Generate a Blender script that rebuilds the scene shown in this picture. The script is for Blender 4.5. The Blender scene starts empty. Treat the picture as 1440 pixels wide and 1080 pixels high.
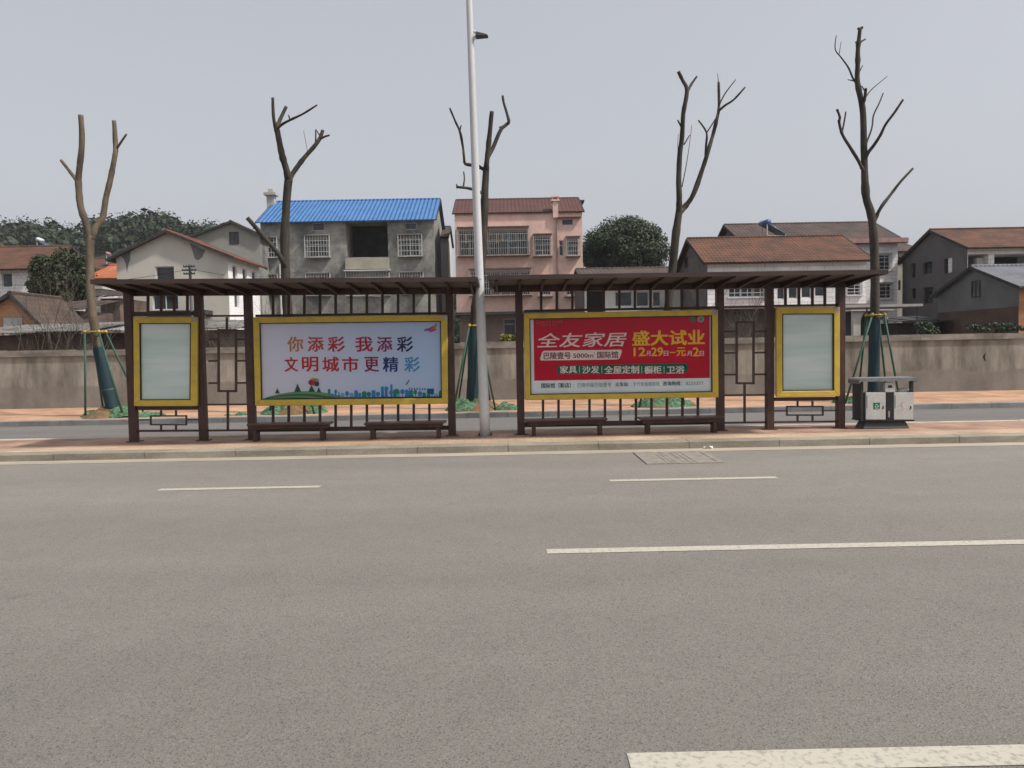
import bpy, math, random
from mathutils import Vector, Matrix, noise

# ------------------------------------------------------------------ scene, camera, light
S = bpy.context.scene
COL = S.collection
F = 1100.0                                   # focal length in photo pixels (1440 wide)
H = 1.75
PITCH = math.atan(53.0 / F)
ROLL = 0.0185
YAW = 0.0064
cam = bpy.data.cameras.new('camera')
cam.sensor_width = 36.0
cam.sensor_fit = 'HORIZONTAL'
cam.lens = F / 1440.0 * 36.0
cam.clip_start = 0.05
cam.clip_end = 3000.0
camo = bpy.data.objects.new('camera', cam)
COL.objects.link(camo)
RM = Matrix.Rotation(-YAW, 3, 'Z') @ Matrix.Rotation(math.pi / 2 - PITCH, 3, 'X') @ Matrix.Rotation(-ROLL, 3, 'Z')
camo.matrix_world = Matrix.Translation((0, 0, H)) @ RM.to_4x4()
S.camera = camo

SUN_EL, SUN_AZ = math.radians(53), math.radians(113)     # azimuth clockwise from +Y
sun = bpy.data.lights.new('sun', 'SUN')
sun.energy = 3.0
sun.angle = math.radians(3.5)
sun.color = (1.0, 0.95, 0.88)
suno = bpy.data.objects.new('sun', sun)
COL.objects.link(suno)
sd = Vector((math.sin(SUN_AZ) * math.cos(SUN_EL), math.cos(SUN_AZ) * math.cos(SUN_EL), math.sin(SUN_EL)))
suno.rotation_euler = (-sd).to_track_quat('-Z', 'Y').to_euler()
suno.location = sd * 60

W = bpy.data.worlds.new("World")
S.world = W
W.use_nodes = True
wn, wl = W.node_tree.nodes, W.node_tree.links
bg = wn['Background']
sky = wn.new('ShaderNodeTexSky')
sky.sky_type = 'NISHITA'
sky.sun_disc = False
sky.sun_elevation = SUN_EL
sky.sun_rotation = SUN_AZ
sky.air_density = 1.0
sky.dust_density = 5.0
sky.ozone_density = 1.0
hs = wn.new('ShaderNodeHueSaturation')
hs.inputs['Saturation'].default_value = 0.3
wl.new(sky.outputs[0], hs.inputs['Color'])
hz = wn.new('ShaderNodeMixRGB')
hz.inputs['Fac'].default_value = 0.42
hz.inputs['Color2'].default_value = (6.0, 6.2, 6.75, 1)      # the pale veil of an overcast-hazy sky
wl.new(hs.outputs[0], hz.inputs['Color1'])
wl.new(hz.outputs[0], bg.inputs['Color'])
bg.inputs['Strength'].default_value = 0.095
S.view_settings.view_transform = 'Standard'
S.view_settings.look = 'None'
S.view_settings.gamma = 1.0
S.view_settings.exposure = 0.42
S.cycles.max_bounces = 6
S.cycles.transparent_max_bounces = 12

# ------------------------------------------------------------------ pixels to places
def ray(px, py):
    return RM @ Vector(((px - 720.0) / F, -(py - 540.0) / F, -1.0))
def at(px, py, Y):
    """the point of the upright plane at distance Y seen at photo pixel px, py"""
    d = ray(px, py)
    t = Y / d.y
    return Vector((d.x * t, Y, H + d.z * t))
def on(px, py, z=0.0):
    """the point of the level plane z seen at photo pixel px, py"""
    d = ray(px, py)
    t = (z - H) / d.z
    return Vector((d.x * t, d.y * t, z))
def atx(px, py, X):
    d = ray(px, py)
    t = X / d.x
    return Vector((X, d.y * t, H + d.z * t))

# ------------------------------------------------------------------ materials
def lin(c):
    return tuple((v / 12.92 if v <= 0.04045 else ((v + 0.055) / 1.055) ** 2.4) for v in c)
MATS = {}
def mat(name, col, rough=0.8, var=0.12, scale=3.0, stretch=(1, 1, 1), bump=0.0, bscale=40.0, metal=0.0, spec=0.3,
        col2=None, lo=0.35, hi=0.65, detail=5.0, fine=0.0, fscale=60.0, coat=0.0):
    """colour varied by noise in world space; col2 = second colour of the patches"""
    if name in MATS:
        return MATS[name]
    m = bpy.data.materials.new(name)
    m.use_nodes = True
    n, l = m.node_tree.nodes, m.node_tree.links
    b = n['Principled BSDF']
    b.inputs['Roughness'].default_value = rough
    b.inputs['Metallic'].default_value = metal
    b.inputs['Specular IOR Level'].default_value = spec
    if coat:
        b.inputs['Coat Weight'].default_value = coat
        b.inputs['Coat Roughness'].default_value = 0.08
    g = n.new('ShaderNodeNewGeometry')
    mp = n.new('ShaderNodeMapping')
    mp.inputs['Scale'].default_value = stretch
    l.new(g.outputs['Position'], mp.inputs['Vector'])
    nz = n.new('ShaderNodeTexNoise')
    nz.inputs['Scale'].default_value = scale
    nz.inputs['Detail'].default_value = detail
    nz.inputs['Roughness'].default_value = 0.6
    l.new(mp.outputs[0], nz.inputs['Vector'])
    r = n.new('ShaderNodeValToRGB')
    r.color_ramp.elements[0].position = lo
    r.color_ramp.elements[1].position = hi
    if col2 is None:
        a = tuple(v * (1 - var) for v in col)
        c = tuple(min(1, v * (1 + var)) for v in col)
    else:
        a, c = col2, col
    r.color_ramp.elements[0].color = (*a, 1)
    r.color_ramp.elements[1].color = (*c, 1)
    l.new(nz.outputs[0], r.inputs[0])
    out = r.outputs[0]
    if fine:
        n2 = n.new('ShaderNodeTexNoise')
        n2.inputs['Scale'].default_value = fscale
        n2.inputs['Detail'].default_value = 3
        l.new(g.outputs['Position'], n2.inputs['Vector'])
        mr = n.new('ShaderNodeMapRange')
        mr.inputs[1].default_value = 0.3
        mr.inputs[2].default_value = 0.7
        mr.inputs[3].default_value = 1 - fine
        mr.inputs[4].default_value = 1 + fine
        l.new(n2.outputs[0], mr.inputs[0])
        mx = n.new('ShaderNodeMixRGB')
        mx.blend_type = 'MULTIPLY'
        mx.inputs[0].default_value = 1
        l.new(out, mx.inputs[1])
        l.new(mr.outputs[0], mx.inputs[2])
        out = mx.outputs[0]
    l.new(out, b.inputs['Base Color'])
    if bump:
        nb = n.new('ShaderNodeTexNoise')
        nb.inputs['Scale'].default_value = bscale
        nb.inputs['Detail'].default_value = 4
        l.new(g.outputs['Position'], nb.inputs['Vector'])
        bp = n.new('ShaderNodeBump')
        bp.inputs['Strength'].default_value = bump
        bp.inputs['Distance'].default_value = 0.02
        l.new(nb.outputs[0], bp.inputs['Height'])
        l.new(bp.outputs[0], b.inputs['Normal'])
    m['out'] = 1
    MATS[name] = m
    return m

def brickmat(name, c1, c2, mortar, bw, bh, msize=0.01, plane='XY', offset=0.5, rough=0.85, dirt=0.25, rot=0.0):
    if name in MATS:
        return MATS[name]
    m = bpy.data.materials.new(name)
    m.use_nodes = True
    n, l = m.node_tree.nodes, m.node_tree.links
    b = n['Principled BSDF']
    b.inputs['Roughness'].default_value = rough
    b.inputs['Specular IOR Level'].default_value = 0.25
    g = n.new('ShaderNodeNewGeometry')
    sx = n.new('ShaderNodeSeparateXYZ')
    l.new(g.outputs['Position'], sx.inputs[0])
    cx = n.new('ShaderNodeCombineXYZ')
    pair = {'XY': (0, 1), 'XZ': (0, 2), 'YZ': (1, 2)}[plane]
    l.new(sx.outputs[pair[0]], cx.inputs[0])
    l.new(sx.outputs[pair[1]], cx.inputs[1])
    mp = n.new('ShaderNodeMapping')
    mp.inputs['Rotation'].default_value = (0, 0, rot)
    l.new(cx.outputs[0], mp.inputs[0])
    br = n.new('ShaderNodeTexBrick')
    br.offset = offset
    br.inputs['Color1'].default_value = (*c1, 1)
    br.inputs['Color2'].default_value = (*c2, 1)
    br.inputs['Mortar'].default_value = (*mortar, 1)
    br.inputs['Scale'].default_value = 1
    br.inputs['Mortar Size'].default_value = msize
    br.inputs['Brick Width'].default_value = bw
    br.inputs['Row Height'].default_value = bh
    l.new(mp.outputs[0], br.inputs['Vector'])
    nz = n.new('ShaderNodeTexNoise')
    nz.inputs['Scale'].default_value = 1.1
    nz.inputs['Detail'].default_value = 7
    l.new(g.outputs['Position'], nz.inputs['Vector'])
    mr = n.new('ShaderNodeMapRange')
    mr.inputs[1].default_value = 0.3
    mr.inputs[2].default_value = 0.7
    mr.inputs[3].default_value = 1 - dirt
    mr.inputs[4].default_value = 1 + dirt
    l.new(nz.outputs[0], mr.inputs[0])
    mx = n.new('ShaderNodeMixRGB')
    mx.blend_type = 'MULTIPLY'
    mx.inputs[0].default_value = 1
    l.new(br.outputs[0], mx.inputs[1])
    l.new(mr.outputs[0], mx.inputs[2])
    l.new(mx.outputs[0], b.inputs['Base Color'])
    MATS[name] = m
    return m

def roofmat(name, c1, c2, period, axis='X', rows=0.3, rough=0.85, depth=0.28):
    """pan tiles or corrugated sheet: ribs across `axis`, courses up the slope, blotchy weathering"""
    if name in MATS:
        return MATS[name]
    m = bpy.data.materials.new(name)
    m.use_nodes = True
    n, l = m.node_tree.nodes, m.node_tree.links
    b = n['Principled BSDF']
    b.inputs['Roughness'].default_value = rough
    b.inputs['Specular IOR Level'].default_value = 0.25
    g = n.new('ShaderNodeNewGeometry')
    nz = n.new('ShaderNodeTexNoise')
    nz.inputs['Scale'].default_value = 0.8
    nz.inputs['Detail'].default_value = 10
    nz.inputs['Roughness'].default_value = 0.78
    l.new(g.outputs['Position'], nz.inputs['Vector'])
    r = n.new('ShaderNodeValToRGB')
    r.color_ramp.elements[0].position = 0.4
    r.color_ramp.elements[1].position = 0.6
    r.color_ramp.elements[0].color = (*c2, 1)
    r.color_ramp.elements[1].color = (*c1, 1)
    l.new(nz.outputs[0], r.inputs[0])
    sx = n.new('ShaderNodeSeparateXYZ')
    l.new(g.outputs['Position'], sx.inputs[0])
    def wave(sock, per):
        a = n.new('ShaderNodeMath'); a.operation = 'MULTIPLY'
        a.inputs[1].default_value = 2 * math.pi / per
        l.new(sock, a.inputs[0])
        s = n.new('ShaderNodeMath'); s.operation = 'SINE'
        l.new(a.outputs[0], s.inputs[0])
        return s.outputs[0]
    w1 = wave(sx.outputs[0 if axis == 'X' else 1], period)
    h = w1
    if rows:
        w2 = wave(sx.outputs[2], rows)
        ad = n.new('ShaderNodeMath'); ad.operation = 'ADD'
        l.new(w1, ad.inputs[0]); l.new(w2, ad.inputs[1])
        h = ad.outputs[0]
    bp = n.new('ShaderNodeBump')
    bp.inputs['Strength'].default_value = depth
    bp.inputs['Distance'].default_value = 0.05
    l.new(h, bp.inputs['Height'])
    l.new(bp.outputs[0], b.inputs['Normal'])
    l.new(r.outputs[0], b.inputs['Base Color'])
    MATS[name] = m
    return m

def glassmat(name, tint=(0.03, 0.035, 0.04), rough=0.12):
    return mat(name, tint, rough=rough, var=0.5, scale=1.3, spec=0.5)

# ------------------------------------------------------------------ mesh builder
def base_of(o):
    while o.parent:
        o = o.parent
    return Vector(o.location)
class MB:
    def __init__(s):
        s.v, s.f, s.m, s.mats = [], [], [], []
        s.k = 0
    def use(s, m):
        if m not in s.mats:
            s.mats.append(m)
        s.k = s.mats.index(m)
        return s
    def face(s, pts):
        i = len(s.v)
        s.v += [Vector(p) for p in pts]
        s.f.append(tuple(range(i, i + len(pts))))
        s.m.append(s.k)
    def mesh(s, vs, fs):
        i = len(s.v)
        s.v += [Vector(p) for p in vs]
        for f in fs:
            s.f.append(tuple(i + j for j in f))
            s.m.append(s.k)
    def hexa(s, a, b):
        """a, b: two quads (4 points each, same order)"""
        s.mesh(list(a) + list(b), [(0, 1, 2, 3), (7, 6, 5, 4), (0, 4, 5, 1), (1, 5, 6, 2), (2, 6, 7, 3), (3, 7, 4, 0)])
    def box(s, x0, x1, y0, y1, z0, z1):
        s.hexa([(x0, y0, z0), (x1, y0, z0), (x1, y0, z1), (x0, y0, z1)], [(x0, y1, z0), (x1, y1, z0), (x1, y1, z1), (x0, y1, z1)])
    def pquad(s, q, Y0, Y1):
        """q: four photo pixels (tl, tr, br, bl) at Y0, pushed straight back to Y1"""
        a = [at(x, y, Y0) for x, y in q]
        b = [Vector((p.x, Y1, p.z)) for p in a]
        s.hexa(a, b)
    def prect(s, x0, y0, x1, y1, Y0, Y1):
        s.pquad([(x0, y0), (x1, y0), (x1, y1), (x0, y1)], Y0, Y1)
    def bar(s, p, q, w, h=None, up=(0, 0, 1)):
        p, q = Vector(p), Vector(q)
        h = h or w
        d = (q - p).normalized()
        u = Vector(up)
        if abs(d.dot(u)) > 0.95:
            u = Vector((0, 1, 0))
        r = d.cross(u).normalized()
        u = r.cross(d)
        a = [p + r * (i * w / 2) + u * (j * h / 2) for i, j in ((-1, -1), (1, -1), (1, 1), (-1, 1))]
        b = [p + (q - p) + r * (i * w / 2) + u * (j * h / 2) for i, j in ((-1, -1), (1, -1), (1, 1), (-1, 1))]
        s.hexa(a, b)
    def tube(s, pts, rad, n=8, cap=True, rough=0.0, seed=0):
        pts = [Vector(p) for p in pts]
        if isinstance(rad, (int, float)):
            rad = [rad] * len(pts)
        i0 = len(s.v)
        ref = Vector((0.31, 0.93, 0.17)).normalized()
        for k, p in enumerate(pts):
            d = (pts[min(k + 1, len(pts) - 1)] - pts[max(k - 1, 0)]).normalized()
            a = d.cross(ref).normalized()
            b = d.cross(a)
            for j in range(n):
                t = 2 * math.pi * j / n
                rr = rad[k]
                if rough:
                    rr *= 1 + rough * noise.noise(Vector((p.x * 3 + math.cos(t) * 1.3 + seed, p.y * 3 + math.sin(t) * 1.3, p.z * 3)))
                s.v.append(p + a * (math.cos(t) * rr) + b * (math.sin(t) * rr))
        for k in range(len(pts) - 1):
            for j in range(n):
                a, b = i0 + k * n + j, i0 + k * n + (j + 1) % n
                s.f.append((a, b, b + n, a + n)); s.m.append(s.k)
        if cap:
            s.f.append(tuple(i0 + j for j in range(n))[::-1]); s.m.append(s.k)
            e = i0 + (len(pts) - 1) * n
            s.f.append(tuple(e + j for j in range(n))); s.m.append(s.k)
    def build(s, name, m=None, parent=None, smooth=False, bevel=0.0):
        me = bpy.data.meshes.new(name)
        off = base_of(parent) if parent else Vector((0, 0, 0))
        me.from_pydata([tuple(p - off) for p in s.v], [], s.f)
        if m is not None:
            me.materials.append(m)
        else:
            for x in s.mats:
                me.materials.append(x)
            me.polygons.foreach_set('material_index', s.m)
        if smooth:
            me.polygons.foreach_set('use_smooth', [True] * len(me.polygons))
        me.update()
        o = bpy.data.objects.new(name, me)
        COL.objects.link(o)
        if parent:
            o.parent = parent
        if bevel:
            b = o.modifiers.new('bevel', 'BEVEL')
            b.width = bevel
            b.segments = 1
            b.limit_method = 'ANGLE'
        return o

def tag(o, label=None, cat=None, group=None, kind=None):
    if label: o['label'] = label
    if cat: o['category'] = cat
    if group: o['group'] = group
    if kind: o['kind'] = kind
    return o
def thing(name, label, cat, loc, group=None):
    o = bpy.data.objects.new(name, None)
    o.empty_display_size = 0.2
    COL.objects.link(o)
    o.location = loc
    return tag(o, label, cat, group)
def struct(name, mb, m=None, **k):
    return tag(mb.build(name, m, **k), kind='structure')

# ------------------------------------------------------------------ distances
KERB_Y = 12.88      # face of the near kerb
YS = 14.38          # front of the shelters' posts
ISLAND_BACK = 15.26
FAR_KERB = 19.25
WALL_Y = 23.76
ISL_Z = 0.12
FAR_Z = 0.13

exec_order = []
# ================================================================== GROUND
def asphalt(name, c_lo, c_hi):
    m = bpy.data.materials.new(name)
    m.use_nodes = True
    n, l = m.node_tree.nodes, m.node_tree.links
    b = n['Principled BSDF']
    b.inputs['Roughness'].default_value = 0.85
    b.inputs['Specular IOR Level'].default_value = 0.3
    g = n.new('ShaderNodeNewGeometry')
    mp = n.new('ShaderNodeMapping')
    mp.inputs['Scale'].default_value = (0.12, 0.9, 1)
    l.new(g.outputs['Position'], mp.inputs[0])
    nz = n.new('ShaderNodeTexNoise')              # long wheel-track bands along the road
    nz.inputs['Scale'].default_value = 0.8
    nz.inputs['Detail'].default_value = 6
    l.new(mp.outputs[0], nz.inputs['Vector'])
    r = n.new('ShaderNodeValToRGB')
    r.color_ramp.elements[0].position = 0.3
    r.color_ramp.elements[1].position = 0.7
    r.color_ramp.elements[0].color = (*c_lo, 1)
    r.color_ramp.elements[1].color = (*c_hi, 1)
    l.new(nz.outputs[0], r.inputs[0])
    vo = n.new('ShaderNodeTexVoronoi')            # stones of the aggregate
    vo.inputs['Scale'].default_value = 135
    l.new(g.outputs['Position'], vo.inputs['Vector'])
    r2 = n.new('ShaderNodeValToRGB')
    r2.color_ramp.elements[0].position = 0.0
    r2.color_ramp.elements[1].position = 1.0
    r2.color_ramp.elements[0].color = (0.25, 0.25, 0.25, 1)
    r2.color_ramp.elements[1].color = (1.55, 1.53, 1.5, 1)
    e = r2.color_ramp.elements.new(0.16)
    e.color = (0.72, 0.715, 0.71, 1)
    e = r2.color_ramp.elements.new(0.3)
    e.color = (1.0, 0.995, 0.985, 1)
    e = r2.color_ramp.elements.new(0.85)
    e.color = (1.12, 1.115, 1.1, 1)
    sp = n.new('ShaderNodeSeparateXYZ')
    l.new(vo.outputs['Color'], sp.inputs[0])
    l.new(sp.outputs[0], r2.inputs[0])
    mx = n.new('ShaderNodeMixRGB')
    mx.blend_type = 'MULTIPLY'
    mx.inputs[0].default_value = 0.6
    l.new(r.outputs[0], mx.inputs[1])
    l.new(r2.outputs[0], mx.inputs[2])
    n3 = n.new('ShaderNodeTexNoise')              # blotches
    n3.inputs['Scale'].default_value = 2.2
    n3.inputs['Detail'].default_value = 8
    l.new(g.outputs['Position'], n3.inputs['Vector'])
    mr = n.new('ShaderNodeMapRange')
    mr.inputs[1].default_value = 0.3; mr.inputs[2].default_value = 0.7
    mr.inputs[3].default_value = 0.96; mr.inputs[4].default_value = 1.04
    l.new(n3.outputs[0], mr.inputs[0])
    mx2 = n.new('ShaderNodeMixRGB')
    mx2.blend_type = 'MULTIPLY'
    mx2.inputs[0].default_value = 1
    l.new(mx.outputs[0], mx2.inputs[1])
    l.new(mr.outputs[0], mx2.inputs[2])
    sy = n.new('ShaderNodeSeparateXYZ')
    l.new(g.outputs['Position'], sy.inputs[0])
    wob = n.new('ShaderNodeTexNoise')                 # the lanes are worn unevenly
    wob.inputs['Scale'].default_value = 0.35
    wob.inputs['Detail'].default_value = 4
    l.new(g.outputs['Position'], wob.inputs['Vector'])
    ma = n.new('ShaderNodeMath'); ma.operation = 'MULTIPLY_ADD'
    ma.inputs[1].default_value = 1.6
    l.new(wob.outputs[0], ma.inputs[0]); l.new(sy.outputs[1], ma.inputs[2])
    dv = n.new('ShaderNodeMath'); dv.operation = 'DIVIDE'
    dv.inputs[1].default_value = 14.0
    l.new(ma.outputs[0], dv.inputs[0])
    lw = n.new('ShaderNodeValToRGB')
    els = [(0.0, 0.66), (0.26, 0.70), (0.34, 0.78), (0.42, 0.86), (0.47, 0.80), (0.55, 0.82), (0.62, 0.96), (0.76, 1.0), (0.86, 0.95), (0.93, 0.89), (1.0, 1.08)]
    for q, v in els:
        e = lw.color_ramp.elements[0] if q == 0 else (lw.color_ramp.elements[1] if q == 1 else lw.color_ramp.elements.new(q))
        e.position = q
        e.color = (v, v * 0.998, v * 0.985, 1)
    l.new(dv.outputs[0], lw.inputs[0])
    mx3 = n.new('ShaderNodeMixRGB'); mx3.blend_type = 'MULTIPLY'; mx3.inputs[0].default_value = 1
    l.new(mx2.outputs[0], mx3.inputs[1]); l.new(lw.outputs[0], mx3.inputs[2])
    sp2 = n.new('ShaderNodeTexNoise')                 # scattered oil drips and tar spots
    sp2.inputs['Scale'].default_value = 3.5
    sp2.inputs['Detail'].default_value = 2
    l.new(g.outputs['Position'], sp2.inputs['Vector'])
    dr = n.new('ShaderNodeMapRange')
    dr.inputs[1].default_value = 0.70; dr.inputs[2].default_value = 0.76
    dr.inputs[3].default_value = 1.0; dr.inputs[4].default_value = 0.86
    l.new(sp2.outputs[0], dr.inputs[0])
    mx4 = n.new('ShaderNodeMixRGB'); mx4.blend_type = 'MULTIPLY'; mx4.inputs[0].default_value = 1
    l.new(mx3.outputs[0], mx4.inputs[1]); l.new(dr.outputs[0], mx4.inputs[2])
    l.new(mx4.outputs[0], b.inputs['Base Color'])
    bp = n.new('ShaderNodeBump')
    bp.inputs['Strength'].default_value = 0.35
    bp.inputs['Distance'].default_value = 0.006
    l.new(vo.outputs['Distance'], bp.inputs['Height'])
    l.new(bp.outputs[0], b.inputs['Normal'])
    return m
def sheet(x0, x1, y0, y1, z):
    mb = MB()
    mb.face([(x0, y0, z), (x1, y0, z), (x1, y1, z), (x0, y1, z)])
    return mb
M_earth = mat('dry_earth', (0.13, 0.105, 0.08), var=0.4, scale=0.6, bump=0.5, bscale=6)
M_asph = asphalt('grey_asphalt', (0.182, 0.169, 0.154), (0.212, 0.198, 0.181))
M_asph2 = asphalt('side_asphalt', (0.13, 0.122, 0.115), (0.16, 0.15, 0.142))
g0 = struct('ground', sheet(-1500, 1500, -200, 2500, -0.03), M_earth)
struct('road', sheet(-120, 120, -14, KERB_Y + 0.05, 0.0), M_asph)
struct('side_road', sheet(-120, 120, ISLAND_BACK - 0.03, FAR_KERB + 0.05, 0.0), M_asph2)
M_gut = mat('gutter_concrete', (0.36, 0.315, 0.25), var=0.12, scale=2.5, stretch=(0.3, 1, 1), fine=0.12, fscale=90)
mb = MB()
mb.face([(-120, KERB_Y - 0.36, 0.004), (120, KERB_Y - 0.36, 0.004), (120, KERB_Y + 0.02, 0.004), (-120, KERB_Y + 0.02, 0.004)])
struct('gutter_strip', mb, M_gut)

M_pav = brickmat('rose_paver', (0.29, 0.175, 0.125), (0.37, 0.24, 0.175), (0.20, 0.14, 0.10), 0.2, 0.1, 0.008, dirt=0.3)
M_pav2 = brickmat('orange_paver', (0.39, 0.225, 0.14), (0.47, 0.29, 0.19), (0.30, 0.19, 0.125), 0.2, 0.1, 0.008, dirt=0.25)
M_tan = brickmat('tan_edge_paver', (0.40, 0.28, 0.19), (0.46, 0.335, 0.235), (0.30, 0.22, 0.15), 0.3, 0.15, 0.008, dirt=0.25)
M_kerb = mat('kerb_stone', (0.25, 0.225, 0.18), var=0.25, scale=1.2, stretch=(0.8, 1, 3), fine=0.2, fscale=70)
M_kerb2 = mat('grey_kerb_stone', (0.19, 0.19, 0.188), var=0.25, scale=1.0, fine=0.15, fscale=50)
struct('traffic_island', sheet(-120, 120, KERB_Y + 0.30, ISLAND_BACK - 0.11, ISL_Z - 0.004), M_pav)
mb = MB()
mb.face([(-120, KERB_Y + 0.3, ISL_Z), (120, KERB_Y + 0.3, ISL_Z), (120, KERB_Y + 0.86, ISL_Z), (-120, KERB_Y + 0.86, ISL_Z)])
struct('paving_strip', mb, M_tan)
def kerb_row(name, y0, y1, z1, m, length=1.0, x0=-60, x1=60):
    mb = MB()
    x = x0
    rnd = random.Random(name)
    while x < x1:
        e = min(x + length, x1)
        dz = rnd.uniform(-0.004, 0.004)
        a, b = x + 0.004, e - 0.004
        c = 0.015
        prof = [(y0, -0.02), (y0, z1 - c + dz), (y0 + c, z1 + dz), (y1, z1 + dz), (y1, -0.02)]
        mb.mesh([(a, y, z) for y, z in prof] + [(b, y, z) for y, z in prof],
                [(0, 1, 2, 3, 4), (9, 8, 7, 6, 5)] + [(i, i + 5, (i + 1) % 5 + 5, (i + 1) % 5) for i in range(5)])
        x = e
    return struct(name, mb, m)
kerb_row('kerb', KERB_Y, KERB_Y + 0.30, ISL_Z + 0.004, M_kerb, 1.5)
kerb_row('island_rear_kerb', ISLAND_BACK - 0.12, ISLAND_BACK, ISL_Z + 0.004, mat('pale_kerb_stone', (0.42, 0.38, 0.32), var=0.2, scale=1.5, fine=0.15), 1.0)
kerb_row('pavement_kerb', FAR_KERB, FAR_KERB + 0.14, FAR_Z + 0.006, M_kerb2, 1.0)
struct('pavement', sheet(-120, 120, FAR_KERB + 0.13, WALL_Y + 0.05, FAR_Z), M_pav2)

# worn white lines
def linemat():
    m = mat('road_paint', (0.43, 0.40, 0.335), col2=(0.29, 0.27, 0.235), scale=30, lo=0.34, hi=0.5, detail=3, rough=0.7)
    return m
M_line = linemat()
def stripe(p0, p1, w, z=0.004):
    """a painted line from photo pixel p0 to p1 (its far edge), w wide"""
    a, b = on(*p0), on(*p1)
    y = (a.y + b.y) / 2
    mb = MB()
    mb.face([(a.x, y - w, z), (b.x, y - w, z), (b.x, y, z), (a.x, y, z)])
    return mb
struct('road_marking', stripe((229, 686.7), (451, 684), 0.14), M_line)
struct('road_marking', stripe((856, 674.6), (1090, 670.6), 0.14), M_line)
mb = stripe((768, 772.5), (1440, 759.5), 0.145)
mb.v[1].x = mb.v[2].x = 9.0
struct('road_marking', mb, M_line)
mb = stripe((881, 1060), (1440, 1048), 0.16)
mb.v[1].x = mb.v[2].x = 5.0
struct('road_marking', mb, M_line)

# ================================================================== SHELTERS
M_br = mat('brown_painted_steel', (0.055, 0.027, 0.021), rough=0.5, var=0.25, scale=4, fine=0.1, fscale=25, spec=0.4)
M_br2 = mat('brown_roof_sheet', (0.05, 0.03, 0.025), rough=0.6, var=0.2, scale=2, spec=0.35)
M_raft = mat('dark_brown_rafter', (0.03, 0.016, 0.013), rough=0.6, var=0.2)
M_soffit = mat('brown_soffit', (0.06, 0.041, 0.032), rough=0.6, var=0.2, scale=3)
M_yel = mat('yellow_frame_paint', (0.57, 0.40, 0.05), col2=(0.43, 0.30, 0.06), rough=0.5, scale=3.5, lo=0.3, hi=0.55, detail=8, spec=0.4, fine=0.06, fscale=30)
M_seal = mat('black_seal', (0.02, 0.02, 0.018), rough=0.6)
M_plate = mat('grey_corner_plate', (0.36, 0.29, 0.25), rough=0.5)
def pane_mat():
    m = bpy.data.materials.new('clear_pane')
    m.use_nodes = True
    n, l = m.node_tree.nodes, m.node_tree.links
    for x in list(n):
        if x.type != 'OUTPUT_MATERIAL':
            n.remove(x)
    tr = n.new('ShaderNodeBsdfTransparent')
    tr.inputs[0].default_value = (0.985, 0.99, 0.985, 1)
    gl = n.new('ShaderNodeBsdfGlossy')
    gl.inputs['Roughness'].default_value = 0.1
    fr = n.new('ShaderNodeFresnel')
    fr.inputs[0].default_value = 1.25
    mx = n.new('ShaderNodeMixShader')
    l.new(fr.outputs[0], mx.inputs[0])
    l.new(tr.outputs[0], mx.inputs[1])
    l.new(gl.outputs[0], mx.inputs[2])
    l.new(mx.outputs[0], n['Material Output'].inputs[0])
    return m
M_pane = pane_mat()
def lightbox_mat():
    """bare milky backing of an empty display: faint rows where the tubes sit behind it"""
    m = bpy.data.materials.new('milky_backing')
    m.use_nodes = True
    n, l = m.node_tree.nodes, m.node_tree.links
    b = n['Principled BSDF']
    b.inputs['Roughness'].default_value = 0.4
    g = n.new('ShaderNodeNewGeometry')
    mp = n.new('ShaderNodeMapping')
    mp.inputs['Scale'].default_value = (0.35, 1, 3.2)
    l.new(g.outputs['Position'], mp.inputs[0])
    nz = n.new('ShaderNodeTexNoise')
    nz.inputs['Scale'].default_value = 1.4
    nz.inputs['Detail'].default_value = 4
    l.new(mp.outputs[0], nz.inputs['Vector'])
    r = n.new('ShaderNodeValToRGB')
    r.color_ramp.elements[0].position = 0.38
    r.color_ramp.elements[1].position = 0.62
    r.color_ramp.elements[0].color = (0.68, 0.80, 0.76, 1)
    r.color_ramp.elements[1].color = (0.87, 0.92, 0.90, 1)
    l.new(nz.outputs[0], r.inputs[0])
    l.new(r.outputs[0], b.inputs['Base Color'])
    return m
M_milk = lightbox_mat()

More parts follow.
